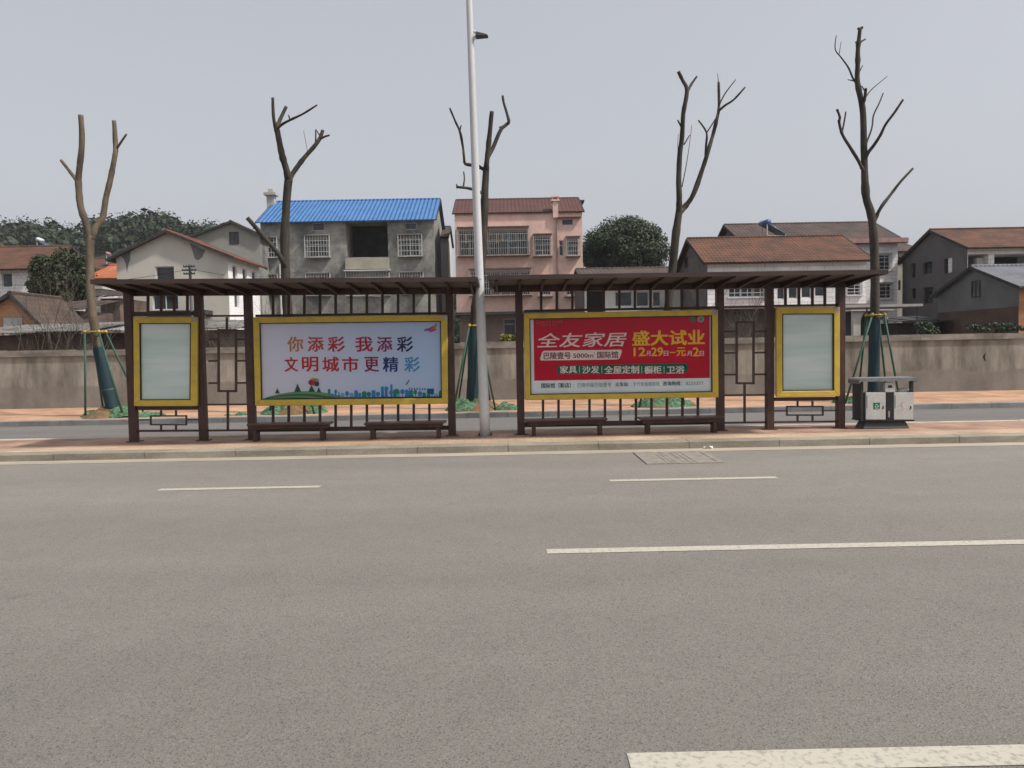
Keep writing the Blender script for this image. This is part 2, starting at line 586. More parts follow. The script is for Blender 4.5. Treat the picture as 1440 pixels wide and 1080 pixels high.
# --- lettering: Blender's own font, turned into flat mesh
TXT = {}
def glyphs(s, bold=0.02, shear=0.0):
    k = (s, bold, shear)
    if k not in TXT:
        c = bpy.data.curves.new('lettering', 'FONT')
        c.body = s
        c.size = 1
        c.offset = bold
        c.shear = shear
        c.resolution_u = 3
        o = bpy.data.objects.new('lettering', c)
        COL.objects.link(o)
        bpy.context.view_layer.update()
        dg = bpy.context.evaluated_depsgraph_get()
        me = bpy.data.meshes.new_from_object(o.evaluated_get(dg))
        vs = [(v.co.x, v.co.y) for v in me.vertices]
        fs = [tuple(p.vertices) for p in me.polygons]
        bpy.data.objects.remove(o)
        bpy.data.curves.remove(c)
        bpy.data.meshes.remove(me)
        TXT[k] = (vs, fs)
    return TXT[k]
class Sheet:
    """a flat poster between four points of one upright plane; u right, v down"""
    def __init__(s, quad, Y):
        s.q = [at(x, y, Y) for x, y in quad]
        s.mb = MB()
        s.mb.use(None) if False else None
        s.lay = 0
    def p(s, u, v, k):
        a = s.q[0].lerp(s.q[1], u)
        b = s.q[3].lerp(s.q[2], u)
        r = a.lerp(b, v)
        return Vector((r.x, r.y - 0.0022 * k, r.z))
    def poly(s, m, pts, k=1):
        s.mb.use(m)
        s.mb.face([s.p(u, v, k) for u, v in pts])
    def rect(s, m, u0, v0, u1, v1, k=1):
        s.poly(m, [(u0, v1), (u1, v1), (u1, v0), (u0, v0)], k)
    def disc(s, m, u, v, ru, rv, k=1, n=20):
        s.poly(m, [(u + ru * math.cos(2 * math.pi * i / n), v - rv * math.sin(2 * math.pi * i / n)) for i in range(n)], k)
    def text(s, m, t, u0, v0, u1, v1, k=2, bold=0.02, shear=0.0):
        vs, fs = glyphs(t, 0.0, shear)
        xs = [a for a, b in vs]; ys = [b for a, b in vs]
        x0, x1, y0, y1 = min(xs), max(xs), min(ys), max(ys)
        s.mb.use(m)
        q = bold * 0.8                                      # heavier strokes: the same glyphs overprinted, each a hair apart
        offs = [(0, 0)] if bold < 0.005 else [(-q, -q * .6), (q, -q * .6), (-q, q * .6), (q, q * .6), (0, 0)]
        for i, (ox, oy) in enumerate(offs):
            s.mb.mesh([s.p(u0 + (a + ox - x0) / (x1 - x0) * (u1 - u0), v1 - (b + oy - y0) / (y1 - y0) * (v1 - v0), k + i * 0.12) for a, b in vs], fs)

def ink(name, rgb, var=0.05):
    return mat('print_' + name, lin(tuple(c / 255 for c in rgb)), rough=0.6, var=var, scale=2, spec=0.12)

def display(parent, outer, inner, label, poster):
    """yellow light box: frame > case, pane, poster, corner plate"""
    Y0, Y1 = YS - 0.075, YS - 0.012
    mb = MB()
    for i in range(4):
        j = (i + 1) % 4
        a = [at(*outer[i], Y0), at(*outer[j], Y0), at(*inner[j], Y0), at(*inner[i], Y0)]
        mb.hexa(a, [Vector((p.x, Y1, p.z)) for p in a])
    fr = mb.build('display_frame', M_yel, parent, bevel=0.008)
    fr['label'] = label
    mb = MB()                                             # black gasket just inside the frame
    cx = sum(p[0] for p in inner) / 4; cy = sum(p[1] for p in inner) / 4
    inn = [(x + math.copysign(1.2, cx - x), y + math.copysign(1.2, cy - y)) for x, y in inner]
    for i in range(4):
        j = (i + 1) % 4
        a = [at(*inner[i], Y0 + 0.012), at(*inner[j], Y0 + 0.012), at(*inn[j], Y0 + 0.012), at(*inn[i], Y0 + 0.012)]
        mb.hexa(a, [Vector((p.x, Y1, p.z)) for p in a])
    mb.build('gasket', M_seal, fr)
    mb = MB()
    mb.pquad([(x + math.copysign(2.5, x - cx), y + math.copysign(2.5, y - cy)) for x, y in inner], YS + 0.003, YS + 0.12)
    mb.build('case', M_br, fr)
    sh = Sheet(inner, YS - 0.014)
    poster(sh)
    sh.mb.build('poster', None, fr)
    mb = MB()
    mb.pquad(inn, Y0 + 0.020, Y0 + 0.026)
    mb.build('glass_pane', M_pane, fr)
    x, y = outer[1]
    mb = MB()
    mb.pquad([(x - 8.5, y + 0.8), (x - 0.8, y + 0.8), (x - 0.8, y + 7), (x - 8.5, y + 7)], Y0 - 0.004, Y0 + 0.002)
    mb.build('corner_plate', M_plate, fr)
    return fr

def poster_blank(sh):
    sh.rect(M_milk, 0, 0, 1, 1, 0)

def poster_city(sh):
    base = ink('pale_blue_sheet', (238, 238, 250), 0.03)
    n, l = base.node_tree.nodes, base.node_tree.links       # printed wash: lilac at the left, white, then blue at the right
    g = n.new('ShaderNodeNewGeometry')
    sx = n.new('ShaderNodeSeparateXYZ')
    l.new(g.outputs['Position'], sx.inputs[0])
    mr = n.new('ShaderNodeMapRange')
    mr.inputs[1].default_value = sh.p(0, 0, 0).x
    mr.inputs[2].default_value = sh.p(1, 0, 0).x
    l.new(sx.outputs[0], mr.inputs[0])
    cr = n.new('ShaderNodeValToRGB')
    for q, c in ((0.0, (0.80, 0.76, 0.87)), (0.35, (0.86, 0.86, 0.90)), (0.75, (0.80, 0.86, 0.92)), (1.0, (0.50, 0.64, 0.88))):
        e = cr.color_ramp.elements[0] if q == 0 else (cr.color_ramp.elements[1] if q == 1 else cr.color_ramp.elements.new(q))
        e.position = q
        e.color = (*c, 1)
    l.new(mr.outputs[0], cr.inputs[0])
    l.new(cr.outputs[0], n['Principled BSDF'].inputs['Base Color'])
    sh.rect(base, 0, 0, 1, 1, 0)
    def U(x): return (x - 75) / 1268
    def V(x, y): return (y - 95 + 15 * U(x)) / 538
    row1 = [('你', 270, 378, (196, 128, 84)), ('添', 412, 520, (196, 66, 62)), ('彩', 552, 668, (190, 54, 66)),
            ('我', 745, 862, (186, 36, 62)), ('添', 895, 1000, (150, 48, 96)), ('彩', 1035, 1145, (52, 46, 96))]
    row2 = [('文', 248, 338, (190, 56, 62)), ('明', 370, 480, (196, 52, 60)), ('城', 512, 625, (196, 46, 56)),
            ('市', 650, 762, (190, 40, 56)), ('更', 805, 905, (150, 42, 82)), ('精', 935, 1040, (40, 56, 124)), ('彩', 1085, 1190, (84, 150, 196))]
    for row, y0, y1 in ((row1, 192, 294), (row2, 333, 434)):
        for t, a, b, c in row:
            sh.text(ink('letter_%d_%d_%d' % c, c), t, U(a), V(a, y0), U(b), V(a, y1), 2, 0.026)
    g1, g2, g3 = ink('hill_green', (64, 116, 74)), ink('hill_light_green', (120, 158, 122)), ink('fir_green', (48, 92, 74))
    def mound(m, x0, x1, y0, y1, k):
        n = 24
        pts = [(U(x0 + (x1 - x0) * i / n), V(x0 + (x1 - x0) * i / n, y1 - (y1 - y0) * math.sin(math.pi * i / n) ** 0.8)) for i in range(n + 1)]
        sh.poly(m, [(U(x0), V(x0, y1 + 1))] + [(U(x1), V(x1, y1 + 1))] + pts[::-1][1:-1], k)
    mound(g2, 90, 700, 572, 626, 1)
    mound(g1, 92, 640, 590, 627, 2)
    mound(g2, 120, 560, 604, 628, 3)
    mound(g1, 150, 500, 616, 628, 4)
    for x, y0, y1, w in ((193, 552, 588, 17), (335, 520, 576, 24), (433, 530, 576, 24), (483, 543, 580, 16)):
        for q, f in ((0, 1.0), (0.3, 0.72), (0.6, 0.42)):
            yb = y1 - (y1 - y0) * q
            yt = y0 + (y1 - y0) * 0.0
            sh.poly(g3, [(U(x - w * f), V(x, yb)), (U(x + w * f), V(x, yb)), (U(x), V(x, yt))], 5 + int(q * 10 / 3))
    for x, y, r, c in ((430, 510, 19, (176, 56, 60)), (445, 495, 17, (206, 160, 62)), (466, 498, 17, (190, 140, 60)), (470, 520, 17, (70, 60, 110)), (448, 518, 14, (196, 96, 60))):
        sh.disc(ink('balloon_%d' % (c[0] * 7 + c[2]), c), U(x), V(x, y), r / 1268, r / 538, 8 + (x % 3))
    b1, b2, b3 = ink('skyline_blue', (58, 136, 200)), ink('skyline_pale', (122, 178, 216)), ink('skyline_teal', (40, 136, 140))
    rnd = random.Random(4)
    x = 545
    while x < 1335:                                           # row of little printed towers and trees
        w = rnd.uniform(14, 34)
        top = rnd.uniform(556, 590) - (18 if 900 < x < 990 else 0)
        c = rnd.choice([b1, b1, b2, b3])
        if rnd.random() < 0.35:
            sh.disc(c, U(x + w / 2), V(x, top + 14), w / 2 / 1268, 17 / 538, 2)
            sh.rect(c, U(x + w / 2 - 2), V(x, top + 14), U(x + w / 2 + 2), V(x, 618), 3)
        else:
            sh.poly(c, [(U(x), V(x, 618)), (U(x + w), V(x, 618)), (U(x + w), V(x, top + rnd.uniform(0, 14))), (U(x + w / 2), V(x, top - 5)), (U(x), V(x, top + rnd.uniform(0, 8)))], 1)
        x += w + rnd.uniform(0, 6)
    for x0, x1, t in ((918, 938, 538), (944, 964, 542), (984, 998, 522)):
        sh.rect(b1, U(x0), V(x0, t), U(x1), V(x0, 614), 4)
    sh.disc(ink('tree_green', (44, 140, 112)), U(1028), V(1028, 574), 19 / 1268, 21 / 538, 5)
    sh.rect(ink('quay_blue', (36, 76, 112)), U(980), V(980, 610), U(1346), V(1340, 622), 4)
    sh.rect(b3, U(640), V(640, 612), U(985), V(980, 622), 4)
    sh.rect(ink('square_blue', (30, 96, 130)), U(1240), V(1240, 552), U(1288), V(1240, 590), 6)
    sh.poly(ink('ribbon_plum', (120, 60, 96)), [(U(1090), V(1090, 524)), (U(1098), V(1090, 526)), (U(1120), V(1100, 492)), (U(1112), V(1100, 494))], 6)
    for i in range(7):                                        # a tiny row of unreadable characters
        x = 1112 + i * 18
        sh.rect(ink('small_grey_mark', (120, 118, 138)), U(x), V(x, 548), U(x + 9), V(x, 562), 6)
    pk, pu = ink('ribbon_pink', (206, 84, 130)), ink('ribbon_violet', (150, 84, 160))
    for i, (dx, dy, a, m) in enumerate(((0, 0, 0.5, pk), (-24, 10, 0.2, pu), (22, -8, 0.9, ink('ribbon_orange', (200, 120, 80))), (10, 16, 0.3, pk))):
        cx, cy = 1276 + dx, 130 + dy
        pts = []
        for k in range(10):
            t = 2 * math.pi * k / 10
            ex, ey = 30 * math.cos(t), 9 * math.sin(t)
            pts.append((U(cx + ex * math.cos(a) - ey * math.sin(a)), V(cx, cy - ex * math.sin(a) - ey * math.cos(a))))
        sh.poly(m, pts, 2 + i)

def poster_sale(sh):
    white = ink('poster_white', (238, 244, 248), 0.05)
    red = ink('poster_red', (204, 10, 52), 0.06)
    cream = ink('poster_cream', (246, 230, 224))
    yellow = ink('poster_yellow', (246, 198, 60))
    green = ink('poster_green', (8, 106, 84))
    dark = ink('poster_dark_red', (120, 36, 44))
    sh.rect(white, 0, 0, 1, 1, 0)
    sh.rect(red, 0.022, 0.0, 0.985, 0.815, 1)
    def U(x): return (x - 25) / 1320
    def V(x, y): return (y - 92 + 23 * U(x)) / 555
    sh.text(cream, '全友家居', U(80), V(80, 200), U(725), V(400, 298), 2, 0.012, 0.2)
    sh.text(yellow, '盛大试业', U(768), V(800, 182), U(1287), V(1000, 285), 2, 0.034)
    y0, y1 = 303, 364
    for t, a, b, big, m in (('12', 776, 858, 1, yellow), ('月', 866, 896, 0, cream), ('29', 903, 985, 1, yellow), ('日', 992, 1025, 0, cream),
                            ('元', 1085, 1150, 1, yellow), ('月', 1160, 1195, 0, cream), ('2', 1204, 1245, 1, yellow), ('日', 1252, 1282, 0, cream)):
        sh.text(m, t, U(a), V(a, y0 if big else y0 + 24), U(b), V(a, y1 if big else y1 - 2), 2, 0.03 if big else 0.015)
    sh.rect(yellow, U(1037), V(1037, 334), U(1076), V(1076, 341), 2)
    pts = [(97, 398), (668, 388), (690, 316), (690, 316), (118, 326)]
    sh.poly(cream, [(U(a), V(a, b)) for a, b in ((97, 384), (104, 397), (655, 388), (672, 380), (690, 330), (684, 317), (126, 326), (114, 336))], 2)
    sh.text(dark, '巴陵壹号', U(125), V(125, 338), U(318), V(318, 384), 3, 0.026)
    sh.text(dark, '5000m', U(338), V(338, 346), U(482), V(482, 375), 3, 0.02)
    sh.text(dark, '2', U(486), V(486, 338), U(494), V(494, 350), 3, 0.02)
    sh.text(dark, '国际馆', U(512), V(512, 332), U(662), V(662, 378), 3, 0.026)
    sh.poly(green, [(U(a), V(a, b)) for a, b in ((228, 497), (1150, 483), (1166, 470), (1166, 430), (1150, 416), (236, 432), (222, 444), (218, 484))], 2)
    for t, a, b in (('家具', 242, 362), ('沙发', 402, 524), ('全屋定制', 562, 812), ('橱柜', 852, 974), ('卫浴', 1012, 1140)):
        sh.text(cream, t, U(a), V(a, 437), U(b), V(b, 489), 3, 0.03)
    for x in (381, 543, 832, 993):
        sh.rect(cream, U(x - 2), V(x, 438), U(x + 2), V(x, 488), 3)
    sh.disc(ink('dot_green', (84, 122, 84)), U(1203), V(1203, 98), 22 / 1320, 22 / 555, 2)
    sh.disc(ink('dot_grey', (170, 170, 164)), U(1262), V(1262, 98), 24 / 1320, 24 / 555, 2)
    sh.disc(ink('dot_core', (120, 138, 124)), U(1262), V(1262, 98), 11 / 1320, 12 / 555, 3)
    pale = ink('pale_red', (190, 92, 100))
    sh.text(pale, 'QuanU', U(72), V(72, 104), U(178), V(178, 130), 2, 0.0, 0.2)
    sh.text(pale, '全友家居', U(186), V(186, 106), U(266), V(266, 124), 2, 0.0)
    for i in range(6):
        sh.rect(pale, U(106 + i * 20), V(106, 135), U(116 + i * 20), V(116, 143), 2)
    ink1, ink2 = ink('poster_small_dark', (62, 92, 92)), ink('poster_small_grey', (122, 142, 140))
    sh.text(ink1, '国际馆（新店）', U(104), V(104, 562), U(318), V(318, 594), 2, 0.03)
    sh.text(ink2, '：巴陵中路巴陵壹号', U(336), V(336, 560), U(610), V(610, 588), 2, 0.0)
    sh.text(ink1, '火车站', U(640), V(640, 554), U(732), V(732, 584), 2, 0.03)
    sh.text(ink2, '：步行街金城商场', U(744), V(744, 552), U(958), V(958, 580), 2, 0.0)
    sh.text(ink1, '咨询热线', U(984), V(984, 548), U(1110), V(1110, 576), 2, 0.03)
    sh.text(ink2, '：8233377', U(1118), V(1118, 550), U(1278), V(1278, 572), 2, 0.0)

PW = 0.136
def xs(px, py, Y=YS):
    return at(px, py, Y).x
def shelter(label, posts, roof, spans, displays, lattices, side_rails, side):
    """posts: (px at base, edge 'l' or 'r', base py, top py)"""
    px0, py0 = posts[0][0], posts[0][2]
    root = thing('bus_shelter', label, 'bus shelter', (at(sum(p[0] for p in posts) / 4, py0, YS).x, YS, ISL_Z), 'bus shelters on the traffic island')
    for (px, edge, pb, ptop) in posts:
        x = at(px, pb, YS).x
        x0, x1 = (x, x + PW) if edge == 'l' else (x - PW, x)
        zt = at(px, ptop, YS).z
        mb = MB()
        mb.box(x0, x1, YS, YS + 0.14, ISL_Z - 0.02, zt)
        mb.build('post', M_br, root, bevel=0.006)
        mb = MB()
        mb.box(x0 - 0.05, x1 + 0.05, YS - 0.012, YS + 0.19, ISL_Z - 0.03, ISL_Z + 0.012)
        mb.build('foot_plate', M_br, root)
    # roof: left and right end (photo pixels of the front top edge)
    (lx, ly), (rx, ry) = roof
    YF, YB = 13.12, 14.95
    a, b = at(lx, ly, YF), at(rx, ry, YF)
    th = 0.05
    dzb = -0.035
    mb = MB()
    top = [a, b, Vector((b.x, YB, b.z + dzb)), Vector((a.x, YB, a.z + dzb))]
    mb.use(M_soffit).hexa([p - Vector((0, 0, th)) for p in top], top)
    for i in range(len(mb.m)):
        mb.m[i] = 0
    mb.use(M_br2)
    e = 0.004                                          # folded sheet edge on the front and the ends
    up = Vector((0, 0, 0.012)); dn = Vector((0, 0, -th - 0.012))
    mb.hexa([a + dn + Vector((-.03, -.02, 0)), b + dn + Vector((.03, -.02, 0)), b + up + Vector((.03, -.02, 0)), a + up + Vector((-.03, -.02, 0))],
            [a + dn + Vector((-.03, -e, 0)), b + dn + Vector((.03, -e, 0)), b + up + Vector((.03, -e, 0)), a + up + Vector((-.03, -e, 0))])
    for p, sgn in ((a, -1), (b, 1)):
        q = Vector((p.x, YB, p.z + dzb))
        o0, o1 = Vector((sgn * e, 0, 0)), Vector((sgn * .03, 0, 0))
        mb.hexa([p + dn + o0, q + dn + o0, q + up + o0, p + up + o0], [p + dn + o1, q + dn + o1, q + up + o1, p + up + o1])
    rf = mb.build('roof', None, root)
    n = int(round((b.x - a.x) / 0.42))
    for i in range(n + 1):
        t = (i + 0.25) / (n + 0.5)
        p = a.lerp(b, t)
        zf, zb = p.z - th - 0.003, p.z - th + dzb * 0.7 - 0.003
        mb = MB()
        w = 0.022
        mb.hexa([(p.x - w, YF + 0.1, zf - 0.025), (p.x + w, YF + 0.1, zf - 0.025), (p.x + w, YF + 0.1, zf), (p.x - w, YF + 0.1, zf)],
                [(p.x - w, YS - 0.003, zb - 0.11), (p.x + w, YS - 0.003, zb - 0.11), (p.x + w, YS - 0.003, zb), (p.x - w, YS - 0.003, zb)])
        mb.build('rafter', M_raft, rf)
    # head beam under the roof
    mb = MB()
    A, B = a.lerp(b, 0.0), b
    z0 = a.z - th + dzb * 0.7 - 0.006
    z1 = b.z - th + dzb * 0.7 - 0.006
    xa, xb = a.x + 0.04, b.x - 0.04
    hb = 0.10
    mb.hexa([(xa, YS + .005, z0 - hb), (xb, YS + .005, z1 - hb), (xb, YS + .005, z1), (xa, YS + .005, z0)],
            [(xa, YS + .13, z0 - hb), (xb, YS + .13, z1 - hb), (xb, YS + .13, z1), (xa, YS + .13, z0)])
    mb.build('head_beam', M_br, root)
    YM = YS + 0.05
    for (x0, y0, x1, y1, t) in side_rails:              # rails: left px, y at left, right px, y at right, thickness px
        mb = MB()
        mb.pquad([(x0, y0), (x1, y1), (x1, y1 + t), (x0, y0 + t)], YM, YM + 0.05)
        mb.build('rail', M_br, root)
    for (xlist, y0, y1, w) in spans:
        for x in xlist:
            mb = MB()
            mb.prect(x - w / 2, y0, x + w / 2, y1, YM + 0.006, YM + 0.044)
            mb.build('bar', M_br, root)
    for segs, nm in lattices:
        mb = MB()
        for (x0, y0, x1, y1, t) in segs:
            if abs(x1 - x0) > abs(y1 - y0):
                mb.pquad([(x0, y0 - t / 2), (x1, y1 - t / 2), (x1, y1 + t / 2), (x0, y0 + t / 2)], YM + 0.006, YM + 0.044)
            else:
                mb.pquad([(x0 - t / 2, y0), (x0 + t / 2, y0), (x1 + t / 2, y1), (x1 - t / 2, y1)], YM + 0.008, YM + 0.042)
        mb.build(nm, M_br, root)
    for (o, i, lab, fn) in displays:
        display(root, o, i, lab, fn)
    return root

def rectsegs(x0, y0, x1, y1, t):
    h = t / 2
    return [(x0 - h, y0, x1 + h, y0, t), (x0 - h, y1, x1 + h, y1, t), (x0, y0 + h, x0, y1 - h, t), (x1, y0 + h, x1, y1 - h, t)]
T3 = 3.0
tall_l = rectsegs(307, 464, 331.5, 550, T3) + [(318.7, 446, 318.7, 462.5, T3), (293, 477.5, 305.5, 477.3, 2.6), (293, 507.7, 305.5, 507.5, 2.6), (293, 538.9, 305.5, 538.7, 2.6),
        (333, 477.3, 349, 477, 2.6), (333, 507.5, 349, 507.2, 2.6), (333, 538.6, 349, 538.3, 2.6), (320, 551.5, 320, 604, T3)]
low_l = rectsegs(211.5, 585, 261.5, 597.3, 1.9) + [(226, 577, 226, 584, 2.2), (247, 577, 247, 584, 2.2), (226, 598.3, 226, 605, 2.2), (247, 598.3, 247, 605, 2.2),
        (195, 590.6, 210.5, 590.4, 1.7), (262.5, 590.4, 281, 590.2, 1.7)]
shelter('brown bus shelter left of the lamp post, holding the pale poster with red lettering',
        [(181.3, 'l', 621.5, 408), (279.6, 'l', 619.6, 407), (348.6, 'l', 618.3, 406), (630.6, 'l', 612.7, 402)],
        [(130, 394.0), (669, 390.6)],
        [([383.7 + 22 * i for i in range(11)], 408, 443, 3.5), ([383.7 + 22 * i for i in range(11)], 563, 603, 3.4), ([207.5, 226, 244.5, 263], 410, 440, 3.2)],
        [([(187.2, 445.6), (277.4, 445.6), (277.4, 571), (188.2, 571)], [(195.4, 454.2), (268.3, 454.2), (267.6, 562.6), (196.6, 563)], 'yellow frame round an empty milky display', poster_blank),
         ([(355.6, 446.2), (629, 442.8), (630, 568), (358.6, 571)], [(364.4, 454.2), (620, 451.2), (621.4, 559.8), (366.8, 562.2)], 'yellow frame round a pale poster of a painted skyline', poster_city)],
        [(tall_l, 'lattice_panel'), (low_l, 'lattice_panel')],
        [(188, 438.6, 281, 437.6, 6.0), (290, 443, 351, 442.6, 2.6), (359, 442.3, 632, 438.6, 3.6), (192, 571.5, 281, 571.2, 5.2), (192, 604.8, 281, 604.2, 2.8),
         (292, 568, 350, 567.4, 2.4), (292, 604.3, 350, 603.8, 2.6), (358, 601.5, 632, 598.6, 6.0)], 'l')
tall_r = rectsegs(1036.3, 453, 1060, 539, T3) + [(1019, 466.3, 1034.8, 466.2, 2.6), (1019, 496.3, 1034.8, 496.2, 2.6), (1019, 526.9, 1034.8, 526.7, 2.6),
        (1061.5, 466, 1078, 465.6, 2.6), (1061.5, 496, 1078, 495.6, 2.6), (1061.5, 526.6, 1078, 526.2, 2.6), (1047.4, 540.5, 1047.4, 593, T3)]
low_r = rectsegs(1107, 571.7, 1157.5, 583.8, 2.0) + [(1122, 564, 1122, 570.7, 2.4), (1143, 564, 1143, 570.7, 2.4), (1122, 584.8, 1122, 592, 2.4), (1143, 584.8, 1143, 592, 2.4),
        (1089, 577.8, 1106, 577.6, 1.7), (1158.5, 577.6, 1176, 577.4, 1.7)]
lower_bars = [763.7 + 21.8 * i for i in range(11)]
shelter('brown bus shelter on the right of the lamp post, holding the red furniture poster',
        [(727.8, 'l', 611.5, 399), (1019.5, 'r', 606, 395), (1089, 'r', 605, 394), (1188.8, 'r', 603.5, 393)],
        [(689, 388.2), (1246, 380.2)],
        [([761 + 22 * i for i in range(11)], 404, 436, 3.5), (lower_bars, 553, 595, 3.4), ([1105, 1124, 1143, 1160.5], 400, 431, 3.4)],
        [([(736.8, 440.6), (1009.6, 435.2), (1010.6, 558.8), (738.6, 563)], [(744.4, 448), (1001.6, 443.2), (1002.2, 551.4), (746, 555.2)], 'yellow frame round the red sale poster', poster_sale),
         ([(1091.7, 432.2), (1181.2, 431.6), (1181.2, 557.2), (1091.9, 558.4)], [(1100.2, 441), (1173.2, 440.6), (1173.2, 549.4), (1100.4, 550.2)], 'yellow frame round a bare bluish display', poster_blank)],
        [(tall_r, 'lattice_panel'), (low_r, 'lattice_panel')],
        [(737, 435.6, 1010, 430.6, 3.4), (1019, 430.6, 1078, 429.6, 2.6), (1088, 428.6, 1178, 427.2, 2.8), (738, 593.8, 1010, 589.6, 7.0), (1019, 554.6, 1078, 554.0, 2.6),
         (1019, 593.6, 1078, 592.6, 2.4), (1088, 559, 1178, 558.2, 5), (1088, 592.6, 1178, 591.6, 2.4)], 'r')

# ------------------------------------------------------------------ benches
M_bench = mat('worn_brown_timber', (0.075, 0.038, 0.03), rough=0.45, var=0.3, scale=4, stretch=(0.2, 2, 1), fine=0.1, fscale=30, spec=0.45)
def bench(label, x0, x1, legs, legy, seat_y):
    YFT = 14.06
    l = at(legs[0], legy, YFT)
    c = at((x0 + x1) / 2, legy, YFT)
    root = thing('bench', label, 'bench', (c.x, YFT + 0.15, ISL_Z), 'low benches of the bus shelters')
    a, b = at(x0, seat_y[0], YFT - 0.08), at(x1, seat_y[1], YFT - 0.08)
    z0, z1 = a.z, b.z
    mb = MB()
    for k in range(3):
        y0 = YFT - 0.08 + k * 0.115
        y1 = y0 + 0.108
        mb.hexa([(a.x, y0, z0 - 0.035), (b.x, y0, z1 - 0.035), (b.x, y0, z1), (a.x, y0, z0)], [(a.x, y1, z0 - 0.035), (b.x, y1, z1 - 0.035), (b.x, y1, z1), (a.x, y1, z0)])
    mb.build('seat', M_bench, root, bevel=0.006)
    mb = MB()
    mb.hexa([(a.x + .06, YFT - .02, z0 - .105), (b.x - .06, YFT - .02, z1 - .105), (b.x - .06, YFT - .02, z1 - .038), (a.x + .06, YFT - .02, z0 - .038)],
            [(a.x + .06, YFT + .22, z0 - .105), (b.x - .06, YFT + .22, z1 - .105), (b.x - .06, YFT + .22, z1 - .038), (a.x + .06, YFT + .22, z0 - .038)])
    mb.build('apron', M_br, root)
    for lx in legs:
        x = at(lx, legy, YFT).x
        z = z0 + (z1 - z0) * (x - a.x) / (b.x - a.x) - 0.108
        mb = MB()
        mb.box(x - 0.035, x + 0.035, YFT, YFT + 0.22, ISL_Z - 0.01, z)
        mb.build('leg', M_br, root, bevel=0.004)
bench('low brown bench in front of the left shelter, nearest its lattice panel', 346.5, 463.5, (358, 452.5), 619.6, (596.5, 594.6))
bench('low brown bench in the left shelter, the one nearest the lamp post', 511.5, 626, (523.5, 616.5), 618, (595.3, 592.8))
bench('low brown bench in the right shelter, the one nearest the lamp post', 738.5, 854.5, (751, 844.5), 613.5, (591, 588.2))
bench('low brown bench in the right shelter, nearest the litter bin', 900.5, 1019, (912, 1006), 611, (588.2, 585.6))

# ------------------------------------------------------------------ lamp post
M_pole = mat('white_galvanised_pole', (0.55, 0.55, 0.56), rough=0.45, var=0.08, scale=1.5, stretch=(1, 1, 0.3), fine=0.05, fscale=20, spec=0.4)
M_dkmetal = mat('dark_metal', (0.05, 0.055, 0.06), rough=0.5)
PY = 14.25
pb = at(682.3, 613.8, PY)
pt = at(659.6, -2, PY)
pole = thing('street_lamp', 'tall white lamp post standing between the two bus shelters', 'lamp post', (pb.x, PY, ISL_Z))
mb = MB()
d = (pt - pb)
top = pb + d * 1.32
pts, rr = [], []
for i in range(24):
    t = i / 23
    pts.append(pb.lerp(top, t))
    rr.append(0.094 - 0.05 * t * 1.05)
mb.tube(pts, rr, 20)
mb.build('pole', M_pole, pole, smooth=True)
mb = MB()
mb.tube([pb + Vector((0, 0, -0.03)), pb + Vector((0, 0, 0.0)), pb + Vector((0, 0, 0.02))], [0.19, 0.19, 0.18], 16)
mb.build('base_flange', M_kerb, pole)
for i in range(4):
    t = math.pi / 4 + i * math.pi / 2
    q = pb + Vector((0.15 * math.cos(t), 0.15 * math.sin(t), 0))
    mb = MB()
    mb.tube([q, q + Vector((0, 0, 0.06))], 0.02, 6)
    mb.build('anchor_bolt', M_dkmetal, pole)
q = at(669, 50, PY)
mb = MB()
mb.tube([at(664, 60, PY), at(668, 52, PY), at(672, 48.5, PY)], [0.02, 0.025, 0.02], 8)
mb.tube([at(664, 42, PY), at(669, 46, PY)], [0.02, 0.02], 8)
arm = mb.build('side_bracket', M_pole, pole)
mb = MB()
a, b = at(669, 49, PY), at(687, 50.5, PY)
w = 0.09
mb.hexa([(a.x, PY - w, a.z - .05), (b.x, PY - w * .7, b.z - .02), (b.x - .03, PY - w * .7, b.z + .015), (a.x, PY - w, a.z + .035)],
        [(a.x, PY + w, a.z - .05), (b.x, PY + w * .7, b.z - .02), (b.x - .03, PY + w * .7, b.z + .015), (a.x, PY + w, a.z + .035)])
mb.build('lamp_head', M_dkmetal, pole, bevel=0.01)
mb = MB()
r1 = at(673, 393.5, PY)
mb.tube([r1 - Vector((0, 0, 0.012)), r1 + Vector((0, 0, 0.012))], 0.0875, 20, cap=False)
mb.build('pole_band', mat('band_steel', (0.3, 0.3, 0.31), rough=0.4), pole)

# ------------------------------------------------------------------ litter bin
M_binw = mat('bin_white_paint', (0.45, 0.45, 0.43), rough=0.5, var=0.08, scale=6, fine=0.08, fscale=40)
M_bind = mat('bin_dark_steel', (0.022, 0.024, 0.026), rough=0.5, var=0.2)
M_bing = mat('bin_grey_lid', (0.17, 0.17, 0.185), rough=0.55, var=0.15, scale=5)
BY = 14.2
bb = at(1247, 603.5, BY)
bin_ = thing('litter_bin', 'twin white litter bin with a dark roof beside the right shelter', 'litter bin', (bb.x, BY + 0.2, ISL_Z))
def R(x0, y0, x1, y1, Y0, Y1, name, m, bevel=0.0, parent=bin_):
    mb = MB()
    mb.prect(x0, y0, x1, y1, Y0, Y1)
    return mb.build(name, m, parent, bevel=bevel)
zb = lambda py: at(1247, py, BY).z
xb = lambda px, py=560: at(px, py, BY).x
mb = MB()                                            # splayed plinth
mb.hexa([(xb(1214), BY + 0.0, ISL_Z), (xb(1280), BY + 0.0, ISL_Z), (xb(1280), BY + 0.36, ISL_Z), (xb(1214), BY + 0.36, ISL_Z)],
        [(xb(1219), BY + 0.05, zb(592.5)), (xb(1275), BY + 0.05, zb(592.5)), (xb(1275), BY + 0.32, zb(592.5)), (xb(1219), BY + 0.32, zb(592.5))])
